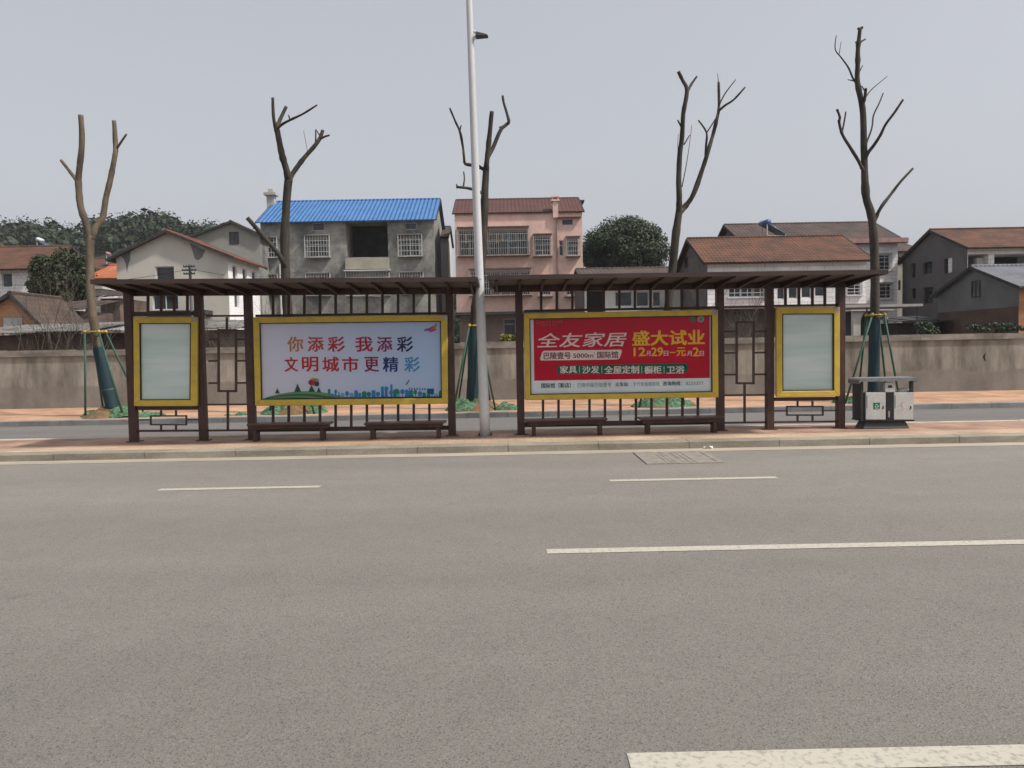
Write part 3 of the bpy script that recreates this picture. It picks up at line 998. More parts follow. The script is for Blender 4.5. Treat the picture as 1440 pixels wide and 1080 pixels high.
mb.build('plinth', mat('bin_plinth', (0.06, 0.066, 0.066), rough=0.6), bin_, bevel=0.008)
R(1210.5, 590.6, 1286, 592.4, BY - 0.015, BY + 0.37, 'bottom_tray', M_bind)
mb = MB()
mb.prect(1214.5, 552.5, 1284.6, 590.4, BY + 0.012, BY + 0.34)
mb.build('body', M_bind, bin_)
def door(x0, x1):
    dd = R(x0, 552.0, x1, 590.2, BY - 0.012, BY + 0.010, 'bin_door', M_binw, 0.006)
    R(x0 + 1.4, 556, x0 + 2.0, 574, BY - 0.0155, BY - 0.0125, 'hinge_slot', M_bind, parent=dd)
    R(x1 - 4.2, 571, x1 - 2.8, 575, BY - 0.020, BY - 0.0125, 'door_lock', M_bind, parent=dd)
    return dd
dl = door(1217.6, 1245.6)
dr = door(1257.2, 1284.6)
def arrows(sh, m):
    for k in range(3):
        t0 = math.pi / 2 + k * 2 * math.pi / 3
        p = []
        for s, r in ((-0.75, 0.30), (0.35, 0.30), (0.35, 0.42), (0.8, 0.24), (0.35, 0.08), (0.35, 0.18), (-0.75, 0.18)):
            t = t0 + s
            p.append((0.5 + r * math.cos(t), 0.5 - r * math.sin(t)))
        sh.poly(m, p, 2)
sh = Sheet([(1228.2, 566.4), (1237.4, 566.2), (1237.4, 575.2), (1228.2, 575.4)], BY - 0.0145)
sh.rect(ink('recycling_green', (20, 104, 84)), 0, 0, 1, 1, 0)
arrows(sh, ink('recycling_white', (200, 206, 200)))
sh.rect(ink('recycling_bar', (190, 200, 194)), 0.2, 0.86, 0.8, 0.92, 2)
sh.mb.build('recycling_label', None, dl)
sh = Sheet([(1263.2, 565.6), (1271.5, 565.4), (1271.5, 576), (1263.2, 576.2)], BY - 0.0145)
pale = ink('faded_red', (196, 150, 146))
for a, b, c, d2 in ((0.5, 0.0, 0.95, 0.12), (0.5, 0.12, 0.66, 0.45), (0.5, 0.45, 0.8, 0.6), (0.7, 0.6, 0.85, 1.0), (0.05, 0.2, 0.3, 0.3), (0.05, 0.5, 0.3, 0.6)):
    sh.rect(pale, a, b, c, d2, 0)
sh.mb.build('faded_label', None, dr)
R(1246.4, 552, 1256.4, 590.2, BY - 0.004, BY + 0.008, 'centre_panel', M_bind)
R(1249.3, 578, 1251.3, 587, BY - 0.007, BY - 0.0042, 'number_plate', M_plate)
ash = R(1244.8, 537.8, 1258.6, 551.4, BY - 0.008, BY + 0.2, 'ashtray', M_binw, 0.005)
R(1248.8, 541.8, 1254.6, 545.4, BY - 0.0115, BY - 0.0085, 'ashtray_slot', M_bind, parent=ash)
mb = MB()                                            # heap showing over the right compartment
mb.tube([at(1262, 552.2, BY + 0.12), at(1266, 550.4, BY + 0.12), at(1273, 549.6, BY + 0.12), at(1281, 551.5, BY + 0.12)], [0.03, 0.06, 0.06, 0.03], 8)
mb.build('bag_rim', M_binw, bin_, smooth=True)
R(1210.2, 536.2, 1214.0, 590.4, BY + 0.0, BY + 0.34, 'side_panel', M_bind)
for x0, x1 in ((1279.8, 1284.4),):
    for Y in (BY + 0.012, BY + 0.28):
        R(x0, 536.2, x1, 552.2, Y, Y + 0.045, 'corner_post', M_bind)
mb = MB()                                            # roof with turned-up ends
zt0, zt1 = zb(535.8), zb(531.2)
X0, X1 = xb(1206.6, 531), xb(1288.2, 530)
prof = [(X0, zt0 - 0.045), (X0 + 0.035, zt0 - 0.002), (X1 - 0.03, zt0 - 0.002), (X1, zt0 - 0.02), (X1, zt1 - 0.012), (X1 - 0.02, zt1), (X0 + 0.03, zt1), (X0, zt1 - 0.03)]
n = len(prof)
mb.mesh([(x, BY - 0.05, z) for x, z in prof] + [(x, BY + 0.42, z) for x, z in prof],
        [tuple(range(n)), tuple(range(2 * n - 1, n - 1, -1))] + [(i, i + n, (i + 1) % n + n, (i + 1) % n) for i in range(n)])
mb.build('bin_roof', M_bing, bin_)

# ------------------------------------------------------------------ drain cover in the road
M_drain = mat('drain_concrete', (0.24, 0.215, 0.185), var=0.2, scale=8, fine=0.2, fscale=60)
a, b, c, d2 = on(897, 644.5), on(1001, 641), on(1018, 651), on(912, 654)
dc = (a + b + c + d2) / 4
drain = thing('drain_cover', 'pale framed drain cover sunk in the road beside the kerb', 'drain cover', (dc.x, dc.y, 0))
x0, x1, y0, y1 = (a.x + d2.x) / 2, (b.x + c.x) / 2, (c.y + d2.y) / 2 + 0.02, KERB_Y - 0.38
mb = MB()
for bx in ((x0, x1, y0, y0 + .07), (x0, x1, y1 - .07, y1), (x0, x0 + .09, y0 + .07, y1 - .07), (x1 - .09, x1, y0 + .07, y1 - .07)):
    mb.box(*bx, -0.02, 0.016)
mb.build('drain_frame', M_drain, drain, bevel=0.004)
mb = MB()
mb.box(x0 + .09, x1 - .09, y0 + .07, y1 - .07, -0.02, 0.009)
rnd = random.Random(6)
for i in range(6):
    xx = x0 + 0.3 + i * (x1 - x0 - 0.6) / 6 + rnd.uniform(-.03, .03)
    mb.box(xx, xx + rnd.uniform(.03, .05), y0 + 0.12, y1 - 0.12, 0.0092, 0.0125 + i * 0.0003)
mb.build('drain_lid', M_drain, drain)
mb = MB()                                            # scrap of white paper in the gutter
p = on(996, 629.5, 0.02)
rnd = random.Random(2)
vs = [(p.x + dx * .07, KERB_Y - 0.07 + dy * .03, 0.006 + rnd.uniform(0, .05)) for dx, dy in ((-1, -1), (0, -1.1), (1, -1), (-1, 0), (0, 0), (1, .1), (-1, 1), (0, 1), (1, 1))]
mb.mesh(vs, [(0, 1, 4, 3), (1, 2, 5, 4), (3, 4, 7, 6), (4, 5, 8, 7)])
tag(mb.build('paper_scrap', mat('litter_white', (0.72, 0.71, 0.68))), 'crumpled scrap of white paper lying against the near kerb', 'litter')

# ================================================================== BOUNDARY WALL
def wallmat():
    m = bpy.data.materials.new('stained_render')
    m.use_nodes = True
    n, l = m.node_tree.nodes, m.node_tree.links
    b = n['Principled BSDF']
    b.inputs['Roughness'].default_value = 0.9
    b.inputs['Specular IOR Level'].default_value = 0.15
    g = n.new('ShaderNodeNewGeometry')
    def nz(scale, st, det=6):
        mp = n.new('ShaderNodeMapping'); mp.inputs['Scale'].default_value = st
        l.new(g.outputs['Position'], mp.inputs[0])
        t = n.new('ShaderNodeTexNoise'); t.inputs['Scale'].default_value = scale; t.inputs['Detail'].default_value = det
        t.inputs['Roughness'].default_value = 0.65
        l.new(mp.outputs[0], t.inputs['Vector'])
        return t.outputs[0]
    r = n.new('ShaderNodeValToRGB')
    r.color_ramp.elements[0].position = 0.32; r.color_ramp.elements[0].color = (0.145, 0.134, 0.115, 1)
    r.color_ramp.elements[1].position = 0.66; r.color_ramp.elements[1].color = (0.36, 0.335, 0.29, 1)
    l.new(nz(1.0, (1, 1, 0.35)), r.inputs[0])
    r2 = n.new('ShaderNodeValToRGB')                     # run-down streaks
    r2.color_ramp.elements[0].position = 0.36; r2.color_ramp.elements[0].color = (0.62, 0.61, 0.59, 1)
    r2.color_ramp.elements[1].position = 0.56; r2.color_ramp.elements[1].color = (1.05, 1.05, 1.05, 1)
    l.new(nz(1.7, (1.3, 1, 0.3), 8), r2.inputs[0])
    mx = n.new('ShaderNodeMixRGB'); mx.blend_type = 'MULTIPLY'; mx.inputs[0].default_value = 1
    l.new(r.outputs[0], mx.inputs[1]); l.new(r2.outputs[0], mx.inputs[2])
    # smoother grey cement dado along the foot, its upper edge wandering
    sx = n.new('ShaderNodeSeparateXYZ'); l.new(g.outputs['Position'], sx.inputs[0])
    ed = n.new('ShaderNodeMath'); ed.operation = 'MULTIPLY_ADD'; ed.inputs[1].default_value = 0.5; ed.inputs[2].default_value = 0.52
    l.new(nz(0.5, (1, 1, 0.01), 4), ed.inputs[0])
    lt = n.new('ShaderNodeMapRange')
    sb = n.new('ShaderNodeMath'); sb.operation = 'SUBTRACT'
    l.new(sx.outputs[2], sb.inputs[0]); l.new(ed.outputs[0], sb.inputs[1])
    lt.inputs[1].default_value = -0.02; lt.inputs[2].default_value = 0.05; lt.inputs[3].default_value = 0.75; lt.inputs[4].default_value = 0
    l.new(sb.outputs[0], lt.inputs[0])
    r3 = n.new('ShaderNodeValToRGB')
    r3.color_ramp.elements[0].position = 0.35; r3.color_ramp.elements[0].color = (0.165, 0.152, 0.136, 1)
    r3.color_ramp.elements[1].position = 0.65; r3.color_ramp.elements[1].color = (0.235, 0.217, 0.195, 1)
    l.new(nz(1.6, (1, 1, 1)), r3.inputs[0])
    m2 = n.new('ShaderNodeMixRGB')
    l.new(lt.outputs[0], m2.inputs[0]); l.new(mx.outputs[0], m2.inputs[1]); l.new(r3.outputs[0], m2.inputs[2])
    l.new(m2.outputs[0], b.inputs['Base Color'])
    bp = n.new('ShaderNodeBump'); bp.inputs['Strength'].default_value = 0.3; bp.inputs['Distance'].default_value = 0.02
    l.new(nz(14, (1, 1, 1)), bp.inputs['Height']); l.new(bp.outputs[0], b.inputs['Normal'])
    return m
M_wall = wallmat()
wall = thing('boundary_wall', 'long stained concrete wall running behind the far pavement', 'wall', (0, WALL_Y, 0))
z_cop, z_top = 1.70, 1.885
mb = MB()
mb.box(-75, 75, WALL_Y, WALL_Y + 0.24, -0.03, z_cop)
mb.build('wall', M_wall, wall)
mb = MB()
x = -75.0
rnd = random.Random(8)
while x < 75:                                         # coping in slightly uneven lengths
    e = x + rnd.uniform(1.6, 2.6)
    dz = rnd.uniform(-0.02, 0.02)
    mb.box(x + .003, e - .003, WALL_Y - 0.06, WALL_Y + 0.3, z_cop + 0.002, z_top + dz)
    x = e
mb.build('coping', mat('coping_concrete', (0.28, 0.255, 0.22), col2=(0.13, 0.12, 0.105), scale=1.6, stretch=(1, 1, 2), fine=0.15), wall)
mb = MB()                                             # broken hole
p = at(1384, 502, WALL_Y)
mb.mesh([(p.x - .05, WALL_Y - .004, p.z + .01), (p.x + .0, WALL_Y - .004, p.z - .1), (p.x + .05, WALL_Y - .004, p.z - .15), (p.x + .03, WALL_Y - .004, p.z), (p.x + .045, WALL_Y - .004, p.z + .15), (p.x, WALL_Y - .004, p.z + .09)], [(0, 1, 2, 3, 4, 5)])
mb.build('broken_hole', M_seal, wall)

# ================================================================== STREET TREES
M_bark = mat('olive_bark', (0.16, 0.125, 0.085), col2=(0.075, 0.06, 0.042), scale=4, stretch=(1, 1, 0.35), bump=0.5, bscale=25, fine=0.15, fscale=30)
M_bark2 = mat('dark_bark', (0.068, 0.055, 0.042), col2=(0.022, 0.02, 0.016), scale=4, stretch=(1, 1, 0.35), bump=0.5, bscale=25, fine=0.15, fscale=30)
M_cut = mat('cut_wood', (0.10, 0.07, 0.045), var=0.3, scale=20)
M_wrap = mat('dark_teal_wrap', (0.014, 0.042, 0.042), col2=(0.012, 0.03, 0.048), rough=0.7, scale=1.2, fine=0.25, fscale=45)
M_green = mat('green_painted_pole', (0.028, 0.075, 0.05), rough=0.55, var=0.2)
M_tie = mat('yellow_tie', (0.55, 0.36, 0.03), col2=(0.2, 0.16, 0.03), scale=14, rough=0.6)
M_soil = mat('heaped_soil', (0.22, 0.105, 0.045), col2=(0.075, 0.085, 0.045), scale=5, bump=0.8, bscale=18)
M_net = mat('green_dust_net', (0.075, 0.20, 0.11), col2=(0.055, 0.06, 0.03), scale=13, lo=0.42, hi=0.58, rough=0.75, bump=0.8, bscale=22)
TY = 20.3
def smooth_path(pts, sub=5):
    out = []
    P = [pts[0]] + list(pts) + [pts[-1]]
    for i in range(1, len(P) - 2):
        p0, p1, p2, p3 = P[i - 1], P[i], P[i + 1], P[i + 2]
        for k in range(sub):
            t = k / sub
            out.append(0.5 * ((2 * p1) + (-p0 + p2) * t + (2 * p0 - 5 * p1 + 4 * p2 - p3) * t * t + (-p0 + 3 * p1 - 3 * p2 + p3) * t ** 3))
    out.append(P[-2])
    return out
def limb(mb, px, w0, w1, dy, seed, n=10, sub=5):
    """px: photo pixels along the limb; w0, w1 widths in pixels; dy: how far its tip swings in depth"""
    rnd = random.Random(seed)
    k = len(px)
    pts = [at(x, y, TY + dy[0] + (dy[1] - dy[0]) * i / (k - 1) + (rnd.uniform(-.05, .05) if 0 < i < k - 1 and dy != (0, 0) else 0)) for i, (x, y) in enumerate(px)]
    pts = smooth_path(pts, sub)
    m = len(pts)
    rr = []
    for i in range(m):
        w = w0 + (w1 - w0) * i / (m - 1)
        kn = 0.0 if w < 2.2 else max(0.0, noise.noise(Vector((seed * 5.7, i * 0.83, 4.0))) - 0.18) * 0.55     # knots and old cuts
        rr.append(max(0.006, w / 2 / F * TY * (1 + (0 if dy == (0, 0) and n == 14 and k < 5 else kn) + 0.05 * noise.noise(Vector((seed * 3.1, i * 0.6, 0))))))
    mb.tube(pts, rr, n, rough=0.12, seed=seed)
def street_tree(label, bark, trunk, limbs, wrap, seed, group='pollarded street trees'):
    b = at(*trunk[0][0], TY)
    root = thing('street_tree', label, 'tree', (b.x, TY, FAR_Z), group)
    mb = MB()
    limb(mb, trunk[0], trunk[1], trunk[2], (0, 0), seed, 14)
    mb.build('trunk', bark, root, smooth=True)
    for i, (px, w0, w1, dy, twigs) in enumerate(limbs):
        mb = MB()
        limb(mb, px, w0, w1, dy, seed + 10 + i)
        for j, (tp, tw0, tw1, tdy) in enumerate(twigs):
            limb(mb, tp, tw0, tw1, tdy, seed + 100 + 10 * i + j, 6, 4)
        mb.build('limb', bark, root, smooth=True)
    mb = MB()
    ytop, wb, wt = wrap                                  # cloth wound round the foot of the trunk
    P = trunk[0]
    path = [p for p in P if p[1] > ytop]
    (xa, ya), (xb_, yb_) = path[-1], P[len(path)]
    path = path + [(xa + (xb_ - xa) * (ya - ytop) / (ya - yb_), ytop)]
    limb(mb, path, wb, wt, (0, 0), seed, 14)
    mb.build('trunk_wrap', M_wrap, root, smooth=True)
    return root
street_tree('pollarded olive-barked tree leaning beside the left end of the left shelter', M_bark,
    ([(159, 577), (150, 540), (141, 500), (133, 460), (128, 420), (126.5, 370), (127, 331)], 15, 10),
    [([(127, 337), (122, 318), (113.5, 291), (110.3, 259), (112, 232), (114.8, 210), (115, 188), (113.5, 161.5)], 9.5, 6.8, (0, -.3), [([(109.5, 258), (105, 250), (86, 225.5)], 5.5, 4.4, (-.15, .3))]),
     ([(128, 336), (133, 322), (144, 307), (149, 278), (155.7, 249), (162, 217), (162.5, 205), (160.4, 170)], 9, 5.8, (0, .35), [([(163, 210), (168, 203), (178, 188.6)], 4.5, 2.6, (.25, .1)), ([(149.5, 280), (148, 270)], 4, 3, (.2, .1))])],
    (488, 18, 14.4), 1)
street_tree('pollarded tree with one low bare stub, rising in front of the blue-roofed building', M_bark2,
    ([(412, 577), (409, 520), (406, 460), (402.5, 410), (400.5, 350), (402.5, 290), (406.5, 248)], 16, 10.5),
    [([(406.5, 256), (404, 243), (396.7, 217.6), (391, 190), (387, 172)], 9.5, 7, (0, -.2), [([(387, 178), (384.5, 163), (383.5, 137.5)], 5.5, 4.2, (-.2, -.3)), ([(388, 184), (394, 168), (402.5, 150)], 6, 5, (-.2, .1)),
         ([(390, 181), (398, 174), (408.6, 168.5), (427, 159.6), (446, 147.5)], 4, 2.2, (-.2, -.5)), ([(408, 168.5), (406, 162)], 2.5, 2, (-.35, -.3))]),
     ([(406.5, 256), (411, 245), (427, 223), (443, 204.5), (450, 194), (454, 183)], 7.5, 4.6, (0, .3), [([(450, 195), (457, 192), (463.5, 190)], 3.5, 2.5, (.25, .2)), ([(444, 202), (444, 182)], 2.8, 1.8, (.2, .1)), ([(451, 192), (448, 188), (444, 182)], 2.2, 1.5, (.3, .3)), ([(433, 216), (430, 200), (427, 184)], 0.9, 0.5, (.1, .0))]),
     ([(402, 378), (397, 366), (387.5, 352), (365, 326), (347.5, 306)], 8, 5.8, (0, -.5), [])],
    (500, 18, 16), 2)
street_tree('pollarded tree half hidden by the white lamp post, in front of the pink building', M_bark2,
    ([(663.5, 574), (665.5, 530), (667, 470), (669, 432), (675, 385), (680, 330), (681.8, 268), (684, 234)], 16, 9),
    [([(683.5, 240), (684.5, 228), (688, 194), (691.8, 156.5)], 8.5, 5.8, (0, -.2), []),
     ([(683.5, 238), (686, 222), (693.6, 207), (704, 183), (711, 176), (715.5, 171), (713, 160), (708.5, 145), (706.8, 134.5)], 6.5, 3.2, (0, .4), [([(705, 182), (703, 178)], 4, 3, (.2, .2))]),
     ([(683, 240), (674, 235), (662, 232), (654, 230), (652.5, 220), (651, 207), (647, 186), (640, 170), (632.4, 151.7)], 5, 2.4, (0, -.4), [([(646.5, 184), (648.5, 176)], 2.4, 1.6, (-.25, -.3))]),
     ([(681, 273), (670, 268), (657, 264.5), (642, 263)], 4.6, 3.6, (0, -.3), [([(651.4, 263.5), (653, 252), (652, 241.4)], 2.5, 1.8, (-.2, -.1)), ([(643, 263.5), (642, 259)], 2.5, 2, (-.3, -.3))])],
    (462, 18, 14.6), 3)
street_tree('pollarded tree with twin forked limbs, rising behind the red poster', M_bark2,
    ([(926, 572), (932, 520), (938, 450), (945, 384), (951, 325), (956, 293)], 15, 9.5),
    [([(955, 300), (955, 275), (954.6, 242), (956, 215), (959, 193.6), (961, 159), (966, 127.6), (960, 113), (954, 100.5)], 8.5, 4.4, (0, -.3), [([(966, 131), (972, 119), (980, 107.5)], 4, 2.8, (-.25, 0)), ([(958, 178), (953, 169)], 3, 2, (-.15, -.3)),
         ([(962, 203), (970, 190)], 2.2, 1.4, (-.1, .1)), ([(959, 263), (964, 238), (968, 214), (973, 176)], 1.6, 0.6, (-.05, .2)), ([(955, 232), (953, 205), (954, 188)], 1.0, 0.5, (0, -.3))]),
     ([(956, 300), (963, 291), (975, 273.5), (988.6, 235), (996, 212), (1002.5, 190), (1008, 168), (1011, 150), (1010.5, 115.5)], 7.5, 3.4, (0, .4), [([(1012, 155), (1020, 148), (1032, 140), (1048, 122.5)], 3.4, 2.2, (.3, .1)),
         ([(1012, 146), (1020, 131), (1034.5, 112)], 2.4, 1.3, (.35, .6)), ([(992, 223), (993, 204), (993.5, 186), (982, 169)], 3.8, 2.0, (.2, 0)), ([(993.5, 187), (1002, 174), (1006, 167)], 2.0, 1.2, (.1, .1)), ([(1010.5, 117), (1009, 103)], 1.4, 0.6, (.4, .4))])],
    (490, 17.5, 14.5), 4)
street_tree('tallest pollarded tree, rising behind the litter bin', M_bark2,
    ([(1228, 562), (1229, 520), (1230, 460), (1230.5, 400), (1229, 340), (1225, 303), (1218, 277), (1216, 240), (1214.5, 190), (1212.8, 152), (1206, 118), (1206, 95), (1206.7, 68), (1209.5, 40)], 14.5, 5),
    [([(1228, 318), (1232, 305), (1240, 290), (1252.5, 273.5), (1267, 255), (1283.7, 237)], 5.2, 3.2, (0, .3), []),
     ([(1215, 232), (1219.5, 217), (1229, 204), (1238, 190), (1245.5, 175), (1258, 158), (1270, 140)], 5, 2.8, (0, -.4), []),
     ([(1215, 213), (1219, 200), (1226, 180), (1228.5, 162), (1236, 146), (1242, 131)], 2.8, 1.6, (0, .5), []),
     ([(1216, 244), (1212, 236), (1206, 224), (1196, 208), (1185, 190), (1180, 172), (1181, 165), (1177, 153.5)], 5, 3, (0, -.3), [([(1184, 187), (1187, 172), (1189.5, 157)], 2.6, 1.9, (-.2, -.2))]),
     ([(1213, 150), (1216, 138), (1217.8, 124)], 4, 3.2, (0, -.2), [([(1217, 138), (1222, 130), (1230, 122), (1248, 107)], 1.8, 0.9, (-.1, .3)), ([(1216, 128), (1212, 121)], 2, 1.4, (-.15, -.1))]),
     ([(1206.5, 120), (1200, 111), (1193, 95), (1183, 81), (1174.5, 69), (1176, 50)], 3.2, 1.1, (0, .4), [([(1180, 76), (1183, 58)], 1.1, 0.6, (.3, .3)), ([(1202, 114), (1192, 112)], 1.8, 1, (.1, .1))]),
     ([(1207.5, 62), (1212, 58), (1217, 55)], 3, 2, (0, .1), [([(1206.5, 64), (1203, 59)], 2.5, 1.6, (0, .1)), ([(1209, 42), (1213, 38)], 4.5, 3.5, (0, 0)), ([(1209, 43), (1206.5, 39)], 4, 3, (0, 0)), ([(1207, 104), (1211, 96), (1213.5, 92)], 1.8, 1, (0, .1))])],
    (449, 17, 13.6), 5)

def brace(label, c, half, feet):
    """four props tied round the trunk: c = centre pixel of the tie, feet = (px, py, Y)"""
    p = at(*c, TY)
    root = thing('tree_brace', label, 'tree brace', (p.x, TY, FAR_Z), 'green four-legged tree braces')
    hx = half / F * TY
    corners = [Vector((p.x + sx * hx, TY + sy * hx, p.z)) for sx, sy in ((-1, -1), (1, -1), (1, 1), (-1, 1))]
    for k, (fx, fy, dy) in enumerate(feet):
        f = at(fx, fy, TY + dy)
        f.z = FAR_Z - 0.02
        q = corners[k]
        d = (q - f).normalized()
        mb = MB()
        mb.tube([f, q + d * 0.06], 0.026, 8)
        mb.build('prop', M_green, root, smooth=True)
    mb = MB()
    for k in range(4):
        a, b = corners[k], corners[(k + 1) % 4]
        n = (b - a).normalized()
        mb.tube([a - n * .05, b + n * .05], 0.02, 8)
        mb.tube([a + Vector((0, 0, -.04)), a + Vector((0, 0, .04))], 0.036, 8)
    mb.build('tie', M_tie, root, smooth=True)
brace('green tree brace with a yellow tie round the leaning tree left of the shelters', (134, 466.5), 9.5, [(120, 587, -.5), (174, 587, -.5), (203, 575, .6), (146, 575, .6)])
brace('green tree brace behind the poster with the painted skyline', (405, 466), 10, [(379, 579, -.5), (442, 578, -.5), (436, 572, .6), (388, 572, .6)])
brace('green tree brace behind the white lamp post', (667, 458), 6.5, [(637, 574, -.5), (697, 573, -.5), (690, 566, .6), (643, 566, .6)])
brace('green tree brace behind the red furniture poster', (938, 450), 10, [(898, 570, -.5), (962, 569, -.5), (958, 562, .6), (905, 562, .6)])
brace('green tree brace with a yellow tie behind the litter bin', (1231, 443), 8.5, [(1188, 563, -.5), (1266, 562, -.5), (1248, 555, .6), (1206, 555, .6)])

def planting(label, cx, cy, wpx, h, netparts, seed):
    c = at(cx, cy, TY)
    root = thing('planting_mound', label, 'soil mound', (c.x, TY, FAR_Z), 'soil mounds at the feet of the street trees')
    r = wpx / 2 / F * TY
    def heap(mb, cx, cy, rx, ry, h, z0, amp, a0=0, n=36, rings=11):
        v, f = [], []
        for i in range(rings + 1):
            t = i / rings
            for j in range(n):
                a = 2 * math.pi * j / n
                x, y = cx + rx * t * math.cos(a), cy + ry * t * math.sin(a)
                w = noise.noise(Vector((x * 4 + seed, y * 4, seed * 1.7))) + 0.45 * noise.noise(Vector((x * 11 + seed, y * 11, seed * 2.3)))
                v.append((x * 1 + w * 0.03, y, z0 + h * (1 - t * t) + amp * w * (1 - t * 0.6) + (0.0 if i < rings else -0.02)))
        for i in range(rings):
            for j in range(n):
                f.append((i * n + j, i * n + (j + 1) % n, (i + 1) * n + (j + 1) % n, (i + 1) * n + j))
        mb.mesh(v, [g[::-1] for g in f])
    mb = MB()
    heap(mb, c.x, TY, r, 0.75, h, FAR_Z, 0.1)
    mb.build('soil', M_soil, root, smooth=True)
    for (dx, dy, rx, ry, hh) in netparts:
        mb = MB()
        heap(mb, c.x + dx, TY + dy, rx, ry, hh, FAR_Z + 0.012, 0.16)
        mb.build('dust_net', M_net, root)
planting('brown soil mound with green netting under the leaning left tree', 151, 582, 62, 0.24, [(0.45, -.1, .62, .5, .2), (-.4, .1, .3, .4, .14), (1.15, -.3, .5, .3, .1)], 1)
planting('netted soil mound seen under the pale poster', 415, 578, 66, 0.22, [(-.35, -.15, .5, .5, .22), (0.55, 0, .3, .4, .2), (-1.3, -.4, .4, .2, .05)], 2)
planting('soil mound wrapped in green netting behind the lamp post', 674, 573, 66, 0.26, [(-.3, -.15, .6, .55, .27), (.72, -.2, .45, .4, .12)], 3)
planting('netted soil mound seen under the red poster', 926, 569, 72, 0.22, [(0.1, -.1, .85, .6, .26)], 4)
planting('netted soil mound behind the litter bin', 1222, 562, 66, 0.2, [(-.4, -.1, .6, .5, .2)], 5)

# ================================================================== HOUSES
M_pane_dk = glassmat('dark_window_glass')
M_white_fr = mat('white_window_frame', (0.55, 0.55, 0.54), rough=0.5)
M_grille = mat('steel_window_grille', (0.36, 0.36, 0.35), rough=0.45, var=0.2)
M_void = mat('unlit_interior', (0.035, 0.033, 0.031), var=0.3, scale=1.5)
M_tileO = roofmat('orange_pantiles', (0.135, 0.06, 0.036), (0.062, 0.036, 0.028), 0.21, 'X', 0.17)
M_tileOy = roofmat('orange_pantiles_turned', (0.20, 0.07, 0.045), (0.10, 0.045, 0.035), 0.28, 'Y', 0.2)
M_tileD = roofmat('dark_brown_tiles', (0.095, 0.065, 0.055), (0.05, 0.04, 0.037), 0.28, 'X', 0.2)
M_verge = mat('dark_verge', (0.045, 0.042, 0.042), var=0.3)

class Wall:
    """a rectangle of wall with real openings: O origin (bottom left seen from outside), U along, height along z, IN inward normal"""
    def __init__(s, O, U, length, height, IN, holes, depth=0.16):
        s.O, s.U, s.L, s.Hh, s.IN, s.holes, s.d = Vector(O), Vector(U), length, height, Vector(IN), holes, depth
    def P(s, u, z, d=0.0):
        return s.O + s.U * u + Vector((0, 0, z)) + s.IN * d
    def add(s, mb):
        us = sorted({0.0, s.L, *[h[0] for h in s.holes], *[h[2] for h in s.holes]})
        zs = sorted({0.0, s.Hh, *[h[1] for h in s.holes], *[h[3] for h in s.holes]})
        us = [u for u in us if 0 <= u <= s.L]; zs = [z for z in zs if 0 <= z <= s.Hh]
        for i in range(len(us) - 1):
            for j in range(len(zs) - 1):
                uc, zc = (us[i] + us[i + 1]) / 2, (zs[j] + zs[j + 1]) / 2
                if any(h[0] < uc < h[2] and h[1] < zc < h[3] for h in s.holes):
                    continue
                mb.face([s.P(us[i], zs[j]), s.P(us[i + 1], zs[j]), s.P(us[i + 1], zs[j + 1]), s.P(us[i], zs[j + 1])])
        for h in s.holes:
            u0, z0, u1, z1 = h[:4]
            d = h[4] if len(h) > 4 else s.d
            c = [(u0, z0), (u1, z0), (u1, z1), (u0, z1)]
            for k in range(4):
                a, b = c[k], c[(k + 1) % 4]
                mb.face([s.P(*a), s.P(*a, d), s.P(*b, d), s.P(*b)])

def window(w, h, root, style='plain', glass=None, frame=None, nm='window'):
    """glazing, frame and, where the photo has one, a steel grille in the opening h of wall w"""
    u0, z0, u1, z1 = h[:4]
    d = (h[4] if len(h) > 4 else w.d)
    glass = glass or M_pane_dk
    frame = frame or M_white_fr
    mb = MB()
    t = 0.05
    def stick(a0, b0, a1, b1, d0, d1):
        mb.hexa([w.P(a0, b0, d0), w.P(a1, b0, d0), w.P(a1, b1, d0), w.P(a0, b1, d0)], [w.P(a0, b0, d1), w.P(a1, b0, d1), w.P(a1, b1, d1), w.P(a0, b1, d1)])
    e = 0.003
    if style != 'void':
        stick(u0 + e, z0 + e, u0 + t, z1 - e, d - .07, d - .02)
        stick(u1 - t, z0 + e, u1 - e, z1 - e, d - .07, d - .02)
        stick(u0 + t, z0 + e, u1 - t, z0 + t, d - .07, d - .02)
        stick(u0 + t, z1 - t, u1 - t, z1 - e, d - .07, d - .02)
        n = max(1, int(round((u1 - u0) / 0.75)))
        for i in range(1, n):
            um = u0 + (u1 - u0) * i / n
            stick(um - .025, z0 + t, um + .025, z1 - t, d - .065, d - .025)
        if z1 - z0 > 1.1:
            stick(u0 + t, z0 + (z1 - z0) * .68 - .02, u1 - t, z0 + (z1 - z0) * .68 + .02, d - .062, d - .028)
    else:
        stick(u0 + e, z0 + e, u1 - e, z0 + .03, d - .05, d - .02)
    o = mb.build(nm, frame, root)
    mb = MB()
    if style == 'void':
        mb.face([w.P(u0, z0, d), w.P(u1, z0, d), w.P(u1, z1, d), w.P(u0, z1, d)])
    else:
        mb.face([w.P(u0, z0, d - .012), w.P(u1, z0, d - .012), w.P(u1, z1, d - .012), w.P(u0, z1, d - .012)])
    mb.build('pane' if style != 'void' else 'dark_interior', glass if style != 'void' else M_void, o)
    return o
